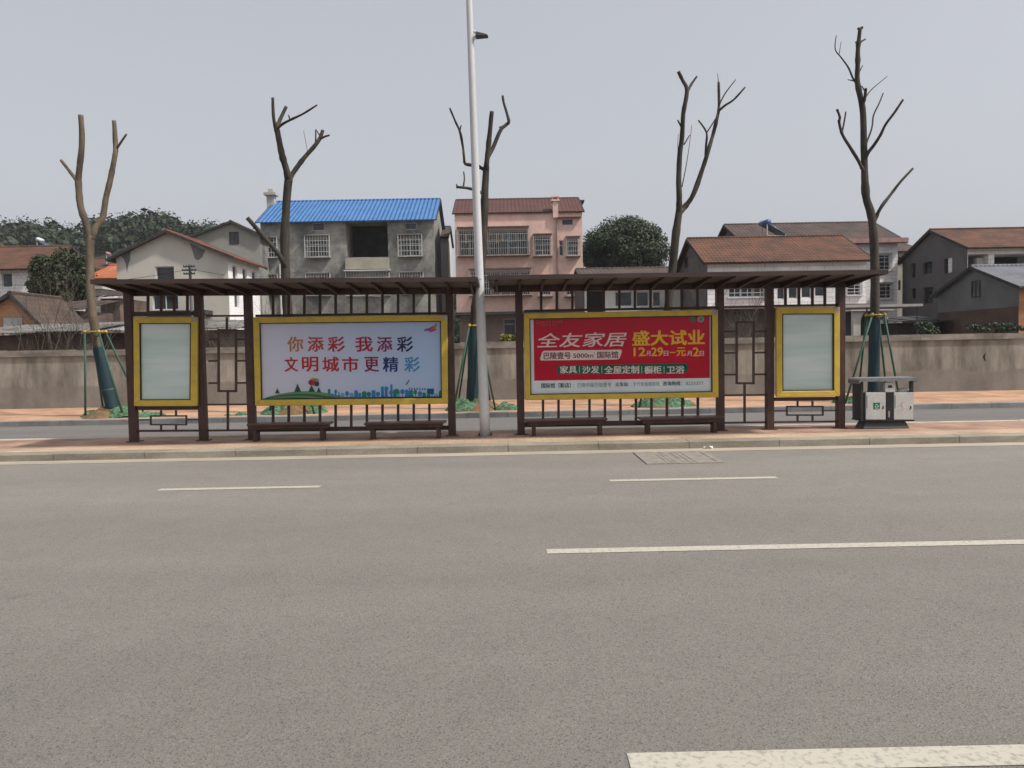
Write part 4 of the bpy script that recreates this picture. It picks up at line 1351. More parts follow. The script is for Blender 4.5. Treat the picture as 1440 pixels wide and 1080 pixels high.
def attic(w, u0, z0, u1, z1, root, glass=None, frame=None):
    """small window set flush in a gable"""
    mb = MB()
    def stick(a0, b0, a1, b1, d0, d1):
        mb.hexa([w.P(a0, b0, d0), w.P(a1, b0, d0), w.P(a1, b1, d0), w.P(a0, b1, d0)], [w.P(a0, b0, d1), w.P(a1, b0, d1), w.P(a1, b1, d1), w.P(a0, b1, d1)])
    t = 0.05
    stick(u0 - t, z0 - t, u0, z1 + t, -.035, -.002)
    stick(u1, z0 - t, u1 + t, z1 + t, -.035, -.002)
    stick(u0, z0 - t, u1, z0, -.035, -.002)
    stick(u0, z1, u1, z1 + t, -.035, -.002)
    um = (u0 + u1) / 2
    stick(um - .02, z0, um + .02, z1, -.03, -.012)
    o = mb.build('window', frame or M_verge, root)
    mb = MB()
    mb.face([w.P(u0, z0, -.01), w.P(u1, z0, -.01), w.P(u1, z1, -.01), w.P(u0, z1, -.01)])
    mb.build('pane', glass or M_pane_dk, o)
def grille(w, u0, z0, u1, z1, root, out=0.35, step=0.14, m=None, rails=4, sill=None, name='window_grille'):
    """boxed-out anti-theft cage"""
    m = m or M_grille
    mb = MB()
    s = 0.012
    def stick(a0, b0, a1, b1, d0, d1):
        mb.hexa([w.P(a0, b0, d0), w.P(a1, b0, d0), w.P(a1, b1, d0), w.P(a0, b1, d0)], [w.P(a0, b0, d1), w.P(a1, b0, d1), w.P(a1, b1, d1), w.P(a0, b1, d1)])
    n = max(2, int((u1 - u0) / step))
    for i in range(n + 1):
        u = u0 + (u1 - u0) * i / n
        ww = s * (2 if i in (0, n) else 1)
        stick(u - ww, z0, u + ww, z1, -out - s, -out + s)
    for j in range(rails + 1):
        z = z0 + (z1 - z0) * j / rails
        stick(u0, z - s * 1.3, u1, z + s * 1.3, -out - s * 1.6, -out - s * 1.02)
        for u in (u0, u1):
            stick(u - s, z - s, u + s, z + s, -out, -0.004)
    for k in range(1, 3):
        for u in (u0, u1):
            stick(u - s * .7, z0, u + s * .7, z1, -out + out * k / 3 - s * .7, -out + out * k / 3 + s * .7)
    o = mb.build(name, m, root)
    mb = MB()
    sill = sill or mat('rusty_cage_plate', (0.16, 0.10, 0.085), var=0.3)
    stick(u0 - .03, z1 + .01, u1 + .03, z1 + .06, -out - .05, -0.003)
    mb.build('cage_roof', sill, o)
    mb = MB()
    stick(u0 - .03, z0 - .06, u1 + .03, z0 - .01, -out - .05, -0.003)
    mb.build('cage_floor', sill, o)
    return o

def slab(mb, a, b, c, d, th):
    """roof plane a-b (eave) to d-c (ridge), th thick"""
    a, b, c, d = map(Vector, (a, b, c, d))
    n = (b - a).cross(d - a).normalized()
    if n.z < 0:
        n = -n
    t = n * th
    mb.hexa([a, b, c, d], [a + t, b + t, c + t, d + t])

def house(name, label, cat, x0, x1, y0, y1, ze, zr, axis, m_front, m_side, m_roof, front=[], left=[], right=[], oh=0.35, gable_oh=0.2, th=0.12, z0=-0.03, frame=None, ridge_f=0.5, group=None):
    """gabled house. axis 'x': ridge parallel to the road, 'y': gable towards the road.
    front/left/right: openings (px rect in the photo, style, extra)"""
    root = thing(name, label, cat, ((x0 + x1) / 2, (y0 + y1) / 2, 0), group)
    h = ze - z0
    wf = Wall((x0, y0, z0), (1, 0, 0), x1 - x0, h, (0, 1, 0), [])
    wl_ = Wall((x0, y1, z0), (0, -1, 0), y1 - y0, h, (1, 0, 0), [])
    wr = Wall((x1, y0, z0), (0, 1, 0), y1 - y0, h, (-1, 0, 0), [])
    wb = Wall((x1, y1, z0), (-1, 0, 0), x1 - x0, h, (0, -1, 0), [])
    todo = []
    for (r, st, *ex) in front:
        p, q = at(r[0], r[3], y0), at(r[2], r[1], y0)
        hole = [p.x - x0, p.z - z0, q.x - x0, q.z - z0] + ex[:1]
        if st == 'attic':
            attic(wf, *hole[:4], root)
            continue
        wf.holes.append(hole); todo.append((wf, hole, st))
    for (r, st, *ex) in left:
        p, q = atx(r[0], r[3], x0), atx(r[2], r[1], x0)
        hole = [y1 - p.y, min(p.z, atx(r[2], r[3], x0).z) - z0, y1 - q.y, q.z - z0] + ex[:1]
        if st == 'attic':
            attic(wl_, *hole[:4], root)
            continue
        wl_.holes.append(hole); todo.append((wl_, hole, st))
    for (r, st, *ex) in right:
        p, q = atx(r[0], r[3], x1), atx(r[2], r[1], x1)
        hole = [p.y - y0, p.z - z0, q.y - y0, q.z - z0] + ex[:1]
        wr.holes.append(hole); todo.append((wr, hole, st))
    mb = MB()
    mb.use(m_front); wf.add(mb); wb.add(mb)
    mb.use(m_side); wl_.add(mb); wr.add(mb)
    if axis == 'x':
        ym = y0 + (y1 - y0) * ridge_f
        for x, s in ((x0, 1), (x1, -1)):
            pts = [(x, y0, ze), (x, y1, ze), (x, ym, zr)]
            mb.face(pts if s < 0 else pts[::-1])
    else:
        xm = x0 + (x1 - x0) * ridge_f
        mb.use(m_front)
        mb.face([(x0, y0, ze), (x1, y0, ze), (xm, y0, zr)])
        mb.face([(x1, y1, ze), (x0, y1, ze), (xm, y1, zr)])
    mb.build('wall', None, root)
    for (w, hole, st) in todo:
        window(w, hole, root, st, frame=frame)
    mb = MB()
    if axis == 'x':
        ym = y0 + (y1 - y0) * ridge_f
        s = (zr - ze) / (ym - y0); s2 = (zr - ze) / (y1 - ym)
        g = gable_oh
        slab(mb, (x0 - g, y0 - oh, ze - oh * s + .004), (x1 + g, y0 - oh, ze - oh * s + .004), (x1 + g, ym, zr + .004), (x0 - g, ym, zr + .004), th)
        slab(mb, (x1 + g, y1 + oh, ze - oh * s2 + .004), (x0 - g, y1 + oh, ze - oh * s2 + .004), (x0 - g, ym, zr + .004), (x1 + g, ym, zr + .004), th)
        mb.tube([(x0 - g, ym, zr + th), (x1 + g, ym, zr + th)], 0.1, 8)
    else:
        xm = x0 + (x1 - x0) * ridge_f
        s = (zr - ze) / (xm - x0); s2 = (zr - ze) / (x1 - xm)
        g = gable_oh
        slab(mb, (x0 - oh, y1 + g, ze - oh * s + .004), (x0 - oh, y0 - g, ze - oh * s + .004), (xm, y0 - g, zr + .004), (xm, y1 + g, zr + .004), th)
        slab(mb, (x1 + oh, y0 - g, ze - oh * s2 + .004), (x1 + oh, y1 + g, ze - oh * s2 + .004), (xm, y1 + g, zr + .004), (xm, y0 - g, zr + .004), th)
        mb.tube([(xm, y0 - g, zr + th), (xm, y1 + g, zr + th)], 0.1, 8)
    rf = mb.build('roof', m_roof, root)
    def verge(p, q):
        mb = MB()
        mb.bar(p, q, .05, th + .05)
        mb.build('verge_board', M_verge, rf)
    if axis == 'x':
        for x in (x0 - g - .03, x1 + g + .03):
            verge((x, y0 - oh, ze - oh * s + th * .5), (x, ym, zr + th * .5))
            verge((x, y1 + oh, ze - oh * s2 + th * .5), (x, ym + .001, zr + th * .5))
    else:
        for y in (y0 - g - .03, y1 + g + .03):
            verge((x0 - oh, y, ze - oh * s + th * .5), (xm, y, zr + th * .5))
            verge((x1 + oh, y, ze - oh * s2 + th * .5), (xm + .001, y, zr + th * .5))
    return root, wf, wl_, wr, rf

# --- grey concrete building with the blue sheet roof
M_conc = mat('raw_cement_render', (0.33, 0.32, 0.285), col2=(0.115, 0.118, 0.115), scale=0.5, stretch=(1, 1, 0.9), lo=0.36, hi=0.6, detail=9, fine=0.15, fscale=4)
M_blue = roofmat('blue_corrugated_sheet', (0.065, 0.18, 0.41), (0.05, 0.145, 0.34), 0.32, 'X', 0, rough=0.55, depth=0.9)
M_cream = mat('cream_parapet', (0.36, 0.335, 0.27), var=0.15, scale=0.8)
Y = 60.0
L, Rr = at(366.5, 330, Y), at(610, 325, Y)
ze = at(490, 309, Y).z
yr = 64.5
zr = at(490, 283.5, yr).z
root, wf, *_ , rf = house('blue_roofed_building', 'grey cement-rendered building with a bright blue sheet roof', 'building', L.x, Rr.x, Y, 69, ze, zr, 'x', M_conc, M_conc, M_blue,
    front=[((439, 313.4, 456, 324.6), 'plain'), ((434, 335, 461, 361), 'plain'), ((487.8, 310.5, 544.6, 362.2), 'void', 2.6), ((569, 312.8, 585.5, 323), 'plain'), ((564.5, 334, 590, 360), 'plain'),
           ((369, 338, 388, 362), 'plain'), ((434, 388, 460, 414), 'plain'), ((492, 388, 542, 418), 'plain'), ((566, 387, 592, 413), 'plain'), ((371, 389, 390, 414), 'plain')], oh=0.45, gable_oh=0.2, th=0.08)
def G(w, r, y0, root, **k):
    p, q = at(r[0], r[3], y0), at(r[2], r[1], y0)
    return grille(w, p.x - w.O.x, p.z - w.O.z, q.x - w.O.x, q.z - w.O.z, root, **k)
M_gwhite = mat('white_cage_steel', (0.5, 0.5, 0.49), rough=0.45)
for r in ((430.5, 331.5, 464, 362.5), (561, 330.5, 593.5, 361), (367.5, 334.5, 390.5, 363), (432, 384.5, 465, 416), (488, 382, 548, 416), (563, 383, 595.5, 414), (369.5, 386.5, 391.5, 415)):
    G(wf, r, Y, root, step=0.2, m=M_gwhite, sill=M_conc)
mb = MB()
p, q = at(487, 379.5, Y), at(547.5, 363, Y)
mb.box(p.x, q.x, Y - 0.35, Y - 0.005, p.z, q.z)
mb.build('balcony_parapet', M_cream, root)
mb = MB()
p, q = at(485, 382.2, Y), at(550, 379.6, Y)
mb.box(p.x, q.x, Y - 0.5, Y - 0.003, p.z, q.z)
mb.build('balcony_ledge', M_white_fr, root)
mb = MB()
a = at(393.5, 372, Y - .1)
mb.tube([(a.x, Y - .08, 0), (a.x, Y - .08, a.z)], 0.09, 8)
mb.build('drain_pipe', M_gwhite, root)
mb = MB()
c0 = at(381.8, 287, 64); c1 = at(381.8, 271, 64)
mb.box(c0.x - .3, c0.x + .3, 63.7, 64.3, c0.z - .8, c1.z - .25)
mb.box(c0.x - .48, c0.x + .48, 63.5, 64.5, c1.z - .25, c1.z - .05)
mb.box(c0.x - .2, c0.x + .2, 63.8, 64.2, c1.z - .05, c1.z + .25)
mb.build('chimney', mat('pale_chimney', (0.42, 0.38, 0.33)), rf)
# narrow white house squeezed in to the right of it
M_whiteplaster = mat('dirty_white_plaster', (0.64, 0.62, 0.58), col2=(0.45, 0.43, 0.40), scale=0.6, stretch=(1, 1, 0.5))
a, b = at(611.5, 340, 66), at(629, 340, 66)
house('narrow_house', 'narrow white house squeezed between the blue-roofed and the pink building', 'house', a.x, b.x, 66, 72, at(620, 334, 66).z, at(620, 321, 69).z, 'x', M_whiteplaster, M_whiteplaster, M_tileD,
      front=[((614, 352, 619, 366), 'plain')], oh=0.3, gable_oh=0.1)

# --- pink building
M_pink = mat('pink_render', (0.66, 0.455, 0.385), var=0.10, scale=0.7, stretch=(1, 1, 0.5), fine=0.08, fscale=3)
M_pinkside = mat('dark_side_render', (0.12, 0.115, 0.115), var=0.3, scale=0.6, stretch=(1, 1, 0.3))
M_redroof = roofmat('maroon_tiles', (0.10, 0.046, 0.04), (0.07, 0.036, 0.033), 0.3, 'X', 0.25)
Y = 60.0
L, Rr = at(640.4, 360, Y), at(819.4, 360, Y)
z_eave = at(720, 299.5, Y).z
yr = 64.0
zr = at(720, 282, yr).z
zg = at(700, 438.5, Y).z
wins = [((646, 323, 742, 359), 'plain', 0.9), ((752, 333, 774, 359), 'plain'), ((786.4, 338, 792, 359.5), 'plain'), ((798, 337, 813, 359), 'plain'), ((790, 307.6, 806, 316.8), 'plain'),
        ((663, 381, 745, 415), 'plain', 0.9), ((759, 392, 774, 415), 'plain'), ((796, 392, 813, 415), 'plain')]
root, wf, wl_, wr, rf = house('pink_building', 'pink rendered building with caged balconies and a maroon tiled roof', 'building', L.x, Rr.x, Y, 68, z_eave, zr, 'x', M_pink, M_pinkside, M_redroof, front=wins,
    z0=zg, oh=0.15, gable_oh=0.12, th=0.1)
for r in ((644, 320, 743.5, 361), (750, 330.5, 775.6, 361), (796, 334, 814.8, 361), (660.5, 378, 747, 416.5), (757, 390, 776, 417), (794, 390, 815, 417)):
    G(wf, r, Y, root, step=0.16, out=0.55)
mb = MB()                                                    # ground storey stands back under the upper floors
g0x, g1x = L.x + 0.15, Rr.x - 0.15
wg = Wall((g0x, Y + 1.0, -0.03), (1, 0, 0), g1x - g0x, zg + 0.03, (0, 1, 0), [])
p, q = at(708.5, 472, Y + 1), at(725, 448, Y + 1)
hole = [p.x - g0x, p.z + .03, q.x - g0x, q.z + .03]
wg.holes.append(hole)
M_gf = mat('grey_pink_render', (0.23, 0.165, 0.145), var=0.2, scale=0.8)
wg.add(mb)
mb.face([(g0x, Y + 8, -.03), (g0x, Y + 1, -.03), (g0x, Y + 1, zg), (g0x, Y + 8, zg)])
mb.face([(g1x, Y + 1, -.03), (g1x, Y + 8, -.03), (g1x, Y + 8, zg), (g1x, Y + 1, zg)])
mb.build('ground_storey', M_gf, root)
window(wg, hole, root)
mb = MB()
mb.box(L.x - .1, Rr.x + .1, Y - .35, Y + 8, zg - .22, zg - .004)
mb.build('floor_slab', M_verge, root)
mb = MB()
p, q = at(784, 307, Y), at(817, 305.5, Y)
mb.box(p.x, q.x, Y - .3, Y - .004, p.z, q.z + .02)
mb.build('window_ledge', mat('dark_ledge', (0.12, 0.075, 0.07)), root)
mb = MB()
p = at(781.4, 306, Y - .2); q = at(781.4, 283, Y - .2)
mb.box(p.x - .2, p.x + .2, Y - .25, Y + .25, p.z, q.z)
mb.box(p.x - .32, p.x + .32, Y - .35, Y + .35, q.z + .002, q.z + .12)
mb.box(p.x - .28, p.x + .28, Y - .3, Y + .3, q.z + .3, q.z + .4)
for dx in (-.2, .2):
    mb.box(p.x + dx - .04, p.x + dx + .04, Y - .2, Y + .2, q.z + .121, q.z + .3)
mb.build('chimney', M_pink, rf)
mb = MB()
a = at(783, 300, Y - .1)
mb.tube([(a.x, Y - .08, zg), (a.x, Y - .08, a.z)], 0.06, 8)
mb.build('drain_pipe', mat('pink_grey_pipe', (0.35, 0.24, 0.21)), root)
mb = MB()                                                    # flat-roofed lift at the right corner
p, q = at(806, 300, 64), at(818.5, 284.5, 64)
mb.box(p.x, q.x, 63.8, 66.5, p.z, q.z)
mb.build('stair_head', mat('grey_stair_head', (0.26, 0.25, 0.23)), root)
mb = MB()
p, q = at(804, 284.4, 63.6), at(821.5, 281.5, 63.6)
mb.box(p.x, q.x, 63.4, 66.9, p.z, q.z)
mb.build('stair_head_slab', M_verge, root)
# washing and plants behind the cage of the upper balcony
rnd = random.Random(12)
cols = [(0.55, 0.5, 0.45), (0.14, 0.16, 0.22), (0.35, 0.12, 0.1), (0.5, 0.38, 0.05), (0.6, 0.6, 0.58), (0.2, 0.24, 0.3)]
for i, px in enumerate((654, 660, 688, 697, 706, 715, 724, 735)):
    w_ = rnd.uniform(1.6, 3.2)
    y0_ = 328 + rnd.uniform(-1, 2)
    mb = MB()
    p, q = at(px, y0_ + rnd.uniform(9, 15), Y - .25), at(px + w_, y0_, Y - .25)
    n = 6
    for k in range(n):
        xa, xb_ = p.x + (q.x - p.x) * k / n, p.x + (q.x - p.x) * (k + 1) / n
        ya, yb_ = Y - .25 + .03 * math.sin(k * 2.1), Y - .25 + .03 * math.sin((k + 1) * 2.1)
        mb.hexa([(xa, ya, p.z), (xb_, yb_, p.z), (xb_, yb_, q.z), (xa, ya, q.z)], [(xa, ya + .03, p.z), (xb_, yb_ + .03, p.z), (xb_, yb_ + .03, q.z), (xa, ya + .03, q.z)])
    o = mb.build('hung_garment', mat('washing_%d' % (i % 6), cols[i % 6], var=0.2))
    tag(o, 'piece of washing hung inside the upper balcony cage of the pink building', 'laundry', 'washing in the pink building cage')

# --- gabled plaster house on the left, its white flank towards the middle
M_beige = mat('weathered_beige_plaster', (0.53, 0.495, 0.44), col2=(0.44, 0.42, 0.375), scale=0.5, stretch=(1, 1, 0.6), lo=0.3, hi=0.55, detail=8)
M_whitetile = brickmat('white_wall_tiles', (0.82, 0.80, 0.79), (0.77, 0.76, 0.75), (0.6, 0.59, 0.58), 0.3, 0.15, 0.012, 'YZ', dirt=0.1)
Y = 45.0
L, Rr = at(165, 400, Y), at(321.5, 400, Y)
pk = at(236, 327.5, Y)
ze_l = at(165, 360, Y).z
ze_r = at(321.5, 363, Y).z
ze = (ze_l + ze_r) / 2
y1 = atx(365, 400, Rr.x).y
root, wf, wl_, wr, rf = house('gabled_house', 'beige plastered house with its gable end to the street and a white tiled flank', 'house', L.x, Rr.x, Y, y1, ze, pk.z, 'y', M_beige, M_whitetile, M_tileOy,
    front=[((219, 374.5, 244.5, 396), 'plain'), ((215, 413, 250, 436), 'plain')],
    right=[((327.5, 375, 333.5, 392), 'plain'), ((341.5, 379, 347, 394), 'plain'), ((354.5, 383, 360.5, 397), 'plain'), ((330, 412, 336, 432), 'plain')], oh=0.45, gable_oh=0.3, ridge_f=(pk.x - L.x) / (Rr.x - L.x), th=0.1)
mb = MB()                                                    # dark damp patches under the verge
M_damp = mat('damp_plaster', (0.17, 0.168, 0.155), var=0.2, scale=1)
for pts in ([(267, 342), (288.5, 352), (285, 361), (279, 366), (274, 364), (271, 354)], [(178, 353), (183.5, 350), (183, 366), (180.5, 372), (178.5, 384), (177, 372), (174, 364), (168, 357)]):
    mb = MB()
    mb.face([at(x, y, Y - .006) for x, y in pts][::-1])
    mb.build('damp_patch', M_damp, root)
mb = MB()
p, q = at(163, 441, Y - .8), at(292, 437, Y - .8)
mb.box(p.x, q.x, Y - 1.2, Y - .01, p.z - .12, p.z + .1)
mb.build('door_canopy', M_verge, root)
# grey gable behind it
Y = 58.0
L, Rr = at(272, 340, Y), at(366, 340, Y)
pk = at(325.5, 313.5, Y)
ze = at(280, 333.5, Y).z
house('grey_gable_house', 'tall grey house with a small dark attic window, behind the beige gabled house', 'house', L.x, Rr.x, Y, Y + 9, ze, pk.z, 'y', mat('grey_render', (0.27, 0.268, 0.24), var=0.12, scale=0.4, fine=0.06, fscale=3), M_conc, M_tileD,
    front=[((324, 327, 334.5, 342.5), 'attic')], ridge_f=(pk.x - L.x) / (Rr.x - L.x), oh=0.3, gable_oh=0.25, th=0.1)

# --- far left white houses with orange roofs
M_wtile = brickmat('white_facade_tiles', (0.74, 0.72, 0.71), (0.68, 0.67, 0.66), (0.5, 0.49, 0.48), 0.3, 0.2, 0.012, 'XZ', dirt=0.1)
Y = 50.0
L, Rr = at(-60, 400, Y), at(40, 400, Y)
ze = at(20, 377, Y).z; zr = at(20, 350, Y + 4.5).z
root, wf, wl_, wr, rf = house('white_house', 'white tiled house with an orange roof at the far left edge', 'house', L.x, Rr.x, Y, Y + 9, ze, zr, 'x', M_wtile, mat('sage_plaster', (0.2, 0.22, 0.18), var=0.2), M_tileO,
    front=[((3, 383.5, 16.5, 404), 'plain'), ((30.5, 387, 41, 408), 'plain') if False else ((-30, 384, -16, 404), 'plain')], right=[], oh=0.5, gable_oh=0.35)
Y = 53.0
L, Rr = at(24, 400, Y), at(51, 400, Y)
ze = at(40, 379, Y).z; zr = at(40, 357, Y + 3.5).z
house('white_house', 'small white wing with one tall window beside the far left house', 'house', L.x, Rr.x, Y, Y + 7, ze, zr, 'x', M_wtile, mat('sage_plaster', (0.2, 0.22, 0.18)), M_tileO,
    front=[((31, 388, 42, 408.5), 'plain')], oh=0.3, gable_oh=0.25)
Y = 70.0
L, Rr = at(100, 400, Y), at(172, 400, Y)
ze = at(150, 378, Y).z; zr = at(150, 365, Y + 4).z
house('far_house', 'farther house with a long orange roof behind the round tree', 'house', L.x, Rr.x, Y, Y + 8, ze, zr, 'x', M_wtile, M_beige, M_tileO, front=[], oh=0.5, gable_oh=0.3)
Y = 56.0
L, Rr = at(126, 400, Y), at(176, 400, Y)
ze = at(150, 391, Y).z; zr = at(150, 376, Y + 3.5).z
house('low_house', 'low house with a bright orange roof and white eaves left of the beige house', 'house', L.x, Rr.x, Y, Y + 7, ze, zr, 'x', M_whiteplaster, M_beige, roofmat('bright_orange_tiles', (0.42, 0.14, 0.06), (0.28, 0.09, 0.045), 0.28, 'X', 0.2), front=[((140, 408, 150, 425), 'plain')], oh=0.5, gable_oh=0.3)
Y = 47.0
L, Rr = at(110, 430, Y), at(143, 430, Y)
ze = at(118, 407, Y).z
root = thing('tiled_annex', 'small white tiled annex with one narrow window behind the leaning tree', 'house', ((L.x + Rr.x) / 2, Y + 2, 0))
wa = Wall((L.x, Y, -.03), (1, 0, 0), Rr.x - L.x, ze + .03, (0, 1, 0), [])
p, q = at(118, 441, Y), at(124.5, 425.5, Y)
hole = [p.x - L.x, p.z + .03, q.x - L.x, q.z + .03]
wa.holes.append(hole)
mb = MB()
wa.add(mb)
mb.face([(L.x, Y + 4, -.03), (L.x, Y, -.03), (L.x, Y, ze), (L.x, Y + 4, ze)])
mb.face([(Rr.x, Y, -.03), (Rr.x, Y + 4, -.03), (Rr.x, Y + 4, ze), (Rr.x, Y, ze)])
mb.face([(L.x, Y, ze), (Rr.x, Y, ze), (Rr.x, Y + 4, ze), (L.x, Y + 4, ze)])
mb.build('wall', M_wtile, root)
window(wa, hole, root)
mb = MB(); mb.box(L.x - .2, Rr.x + .2, Y - .25, Y + 4.1, ze + .004, ze + .14); mb.build('roof', M_whiteplaster, root)

# --- roof-top solar water heaters
M_tube = mat('blue_vacuum_tubes', (0.05, 0.085, 0.15), rough=0.3, var=0.2, spec=0.6)
def heater(label, px, py, Y, s, m_tank, flip=1):
    c = at(px, py, Y)
    root = thing('solar_heater', label, 'solar heater', c, 'roof-top solar water heaters')
    mb = MB()
    mb.tube([c + Vector((-s * .1, 0, s * .95)), c + Vector((s * .1, -s * 1.1, s * .95))], s * 0.19, 12)
    mb.build('tank', m_tank, root, smooth=True)
    mb = MB()
    for k in range(9):
        y = -s * 1.05 * k / 8
        mb.tube([c + Vector((0, y, s * .85)), c + Vector((flip * s * 1.25, y, 0.05))], s * 0.075, 6)
    mb.build('tube_bank', M_tube, root, smooth=True)
    mb = MB()
    for y in (0, -s * 1.05):
        mb.bar(c + Vector((0, y, -.3)), c + Vector((0, y, s * .9)), .05)
        mb.bar(c + Vector((0, y, 0.0)), c + Vector((flip * s * 1.25, y, -.05)), .05)
        mb.bar(c + Vector((flip * s * 1.25, y, -.5)), c + Vector((flip * s * 1.25, y, 0.05)), .05)
    mb.bar(c + Vector((flip * s * 1.25, .03, 0.0)), c + Vector((flip * s * 1.25, -s * 1.05 - .03, 0.0)), .05)
    mb.bar(c + Vector((0, .03, .1)), c + Vector((0, -s * 1.05 - .03, .1)), .05)
    mb.build('stand', M_gwhite, root)
heater('blue solar water heater slanting on the dark roof of the right-hand houses', 1072, 334, 47.5, 0.85, mat('blue_tank', (0.10, 0.14, 0.30), rough=0.4))
heater('white-tanked solar heater on the roof at the far left', 62, 353, 56, 0.75, mat('white_tank', (0.7, 0.7, 0.7), rough=0.4))
heater('small solar heater with a red and white tank beside the beige gable', 156, 368, 71, 0.7, mat('red_tank', (0.5, 0.2, 0.18), rough=0.4))

# --- right-hand houses
M_shade = mat('shaded_brown_brick', (0.125, 0.108, 0.10), var=0.2, scale=1.2, fine=0.15, fscale=8)  # brown side walls, shade away from the sun put into their colour
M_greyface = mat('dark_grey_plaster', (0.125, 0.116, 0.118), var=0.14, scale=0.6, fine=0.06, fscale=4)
M_wtile2 = brickmat('white_strip_tiles', (0.80, 0.78, 0.77), (0.74, 0.73, 0.72), (0.52, 0.51, 0.5), 0.9, 0.24, 0.016, 'XZ', dirt=0.15)
Y = 42.0
L, Rr = at(995, 420, Y), at(1218, 420, Y)
y1 = atx(953.5, 400, L.x).y
ze = at(1100, 366.5, Y).z
ymid = (Y + y1) / 2
zr = at(1070, 337, ymid).z
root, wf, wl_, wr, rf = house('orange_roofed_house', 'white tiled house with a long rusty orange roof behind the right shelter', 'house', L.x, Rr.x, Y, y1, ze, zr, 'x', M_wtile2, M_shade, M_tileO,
    front=[((1025, 400.5, 1075, 418), 'plain'), ((1093, 402, 1104, 421), 'plain'), ((1109, 402, 1122, 420), 'plain'), ((1127, 402, 1141, 419), 'plain'), ((1146, 402, 1162, 417), 'plain'), ((1190.5, 397, 1210, 415), 'plain')],
    left=[((963.5, 362, 967, 375), 'attic')], oh=0.4, gable_oh=0.25)
G(wf, (1023, 399.5, 1077, 418.5), Y, root, step=0.3, out=0.12, m=M_gwhite, rails=3, sill=M_gwhite)
G(wf, (1189.5, 396.5, 1211, 415.5), Y, root, step=0.3, out=0.12, m=M_gwhite, rails=4, sill=M_gwhite)
mb = MB()
p = at(1000, 433, Y - .3)
mb.box(L.x - .2, Rr.x + .2, Y - 1.0, Y - .004, p.z - .1, p.z + .06)
mb.build('floor_ledge', M_gf, root)
mb = MB()
mb.box(L.x - .02, Rr.x + .02, Y - .03, Y - .005, 0, p.z - .102)
mb.build('brick_plinth', brickmat('dark_old_brick', (0.12, 0.09, 0.075), (0.16, 0.12, 0.1), (0.1, 0.09, 0.08), 0.24, 0.07, 0.012, 'XZ'), root)
Y = 52.0
L, Rr = at(1052, 400, Y), at(1262, 400, Y)
y1 = atx(1027, 345, L.x).y
y1 = Y + 8.5
ze = at(1220, 340, Y).z; zr = at(1140, 316.5, Y + 4.2).z
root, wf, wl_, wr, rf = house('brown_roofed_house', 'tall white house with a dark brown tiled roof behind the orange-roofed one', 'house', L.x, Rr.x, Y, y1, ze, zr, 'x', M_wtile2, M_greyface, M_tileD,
    front=[((1234, 358, 1252, 379.5), 'plain'), ((1236, 398.5, 1253.5, 419.5), 'plain')], oh=0.45, gable_oh=0.4)
mb = MB()
p, q = at(1040, 342.5, Y - .5), at(1266, 336.5, Y - .5)
mb.box(L.x - .42, Rr.x + .42, Y - .62, Y - .47, q.z - .2, q.z + .1)
mb.build('eave_board', mat('pink_eave_board', (0.33, 0.2, 0.185), var=0.15), root)
G(wf, (1232, 356.5, 1253.5, 380.5), Y, root, step=0.35, out=0.1, m=M_gwhite, rails=4, sill=M_gwhite)
G(wf, (1234.5, 397.5, 1255, 420.5), Y, root, step=0.35, out=0.1, m=M_gwhite, rails=4, sill=M_gwhite)
Y = 45.0
L, Rr = at(1360, 400, Y), at(1520, 400, Y)
y1 = atx(1269, 390, L.x).y
ze = at(1400, 347, Y).z; zr = at(1370, 324.5, (Y + y1) / 2).z
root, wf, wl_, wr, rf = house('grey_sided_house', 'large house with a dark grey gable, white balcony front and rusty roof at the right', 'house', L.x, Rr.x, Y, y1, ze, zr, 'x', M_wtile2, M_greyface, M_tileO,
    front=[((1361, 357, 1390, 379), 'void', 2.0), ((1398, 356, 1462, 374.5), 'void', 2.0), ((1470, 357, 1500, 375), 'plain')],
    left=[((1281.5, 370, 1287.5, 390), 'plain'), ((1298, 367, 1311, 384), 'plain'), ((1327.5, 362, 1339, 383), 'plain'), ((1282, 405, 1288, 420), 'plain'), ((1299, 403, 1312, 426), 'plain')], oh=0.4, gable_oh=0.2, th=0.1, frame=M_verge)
mb = MB()
p, q = at(1372, 379, Y + .5), at(1382, 363, Y + .5)
mb.box(p.x, q.x, Y + .4, Y + .65, p.z, q.z)
mb.build('balcony_pillar', M_whiteplaster, root)
Y = 60.0
L, Rr = at(1240, 400, Y), at(1292, 400, Y)
house('set_back_house', 'narrow beige house set back between the brown-roofed and the grey-sided house', 'house', L.x, Rr.x, Y, Y + 6, at(1270, 354, Y).z, at(1270, 343, Y + 3).z, 'x', mat('ochre_grey_plaster', (0.34, 0.31, 0.26), var=0.15, scale=.6), M_beige, M_tileD,
    front=[((1263, 361, 1266.5, 373), 'plain'), ((1263, 394, 1266.5, 408), 'plain')], oh=0.3, gable_oh=0.2, frame=M_verge)
Y = 32.0
L, Rr = at(1433, 420, Y), at(1540, 420, Y)
y1 = atx(1319, 420, L.x).y
ze = at(1433, 402.5, Y).z; zr = at(1376, 377.5, (Y + y1) / 2).z
M_brk = brickmat('red_brown_brick', (0.105, 0.06, 0.045), (0.13, 0.075, 0.055), (0.10, 0.085, 0.075), 0.24, 0.07, 0.012, 'YZ')
M_brkf = brickmat('orange_front_brick', (0.42, 0.18, 0.08), (0.5, 0.23, 0.1), (0.3, 0.2, 0.13), 0.24, 0.07, 0.012, 'XZ')
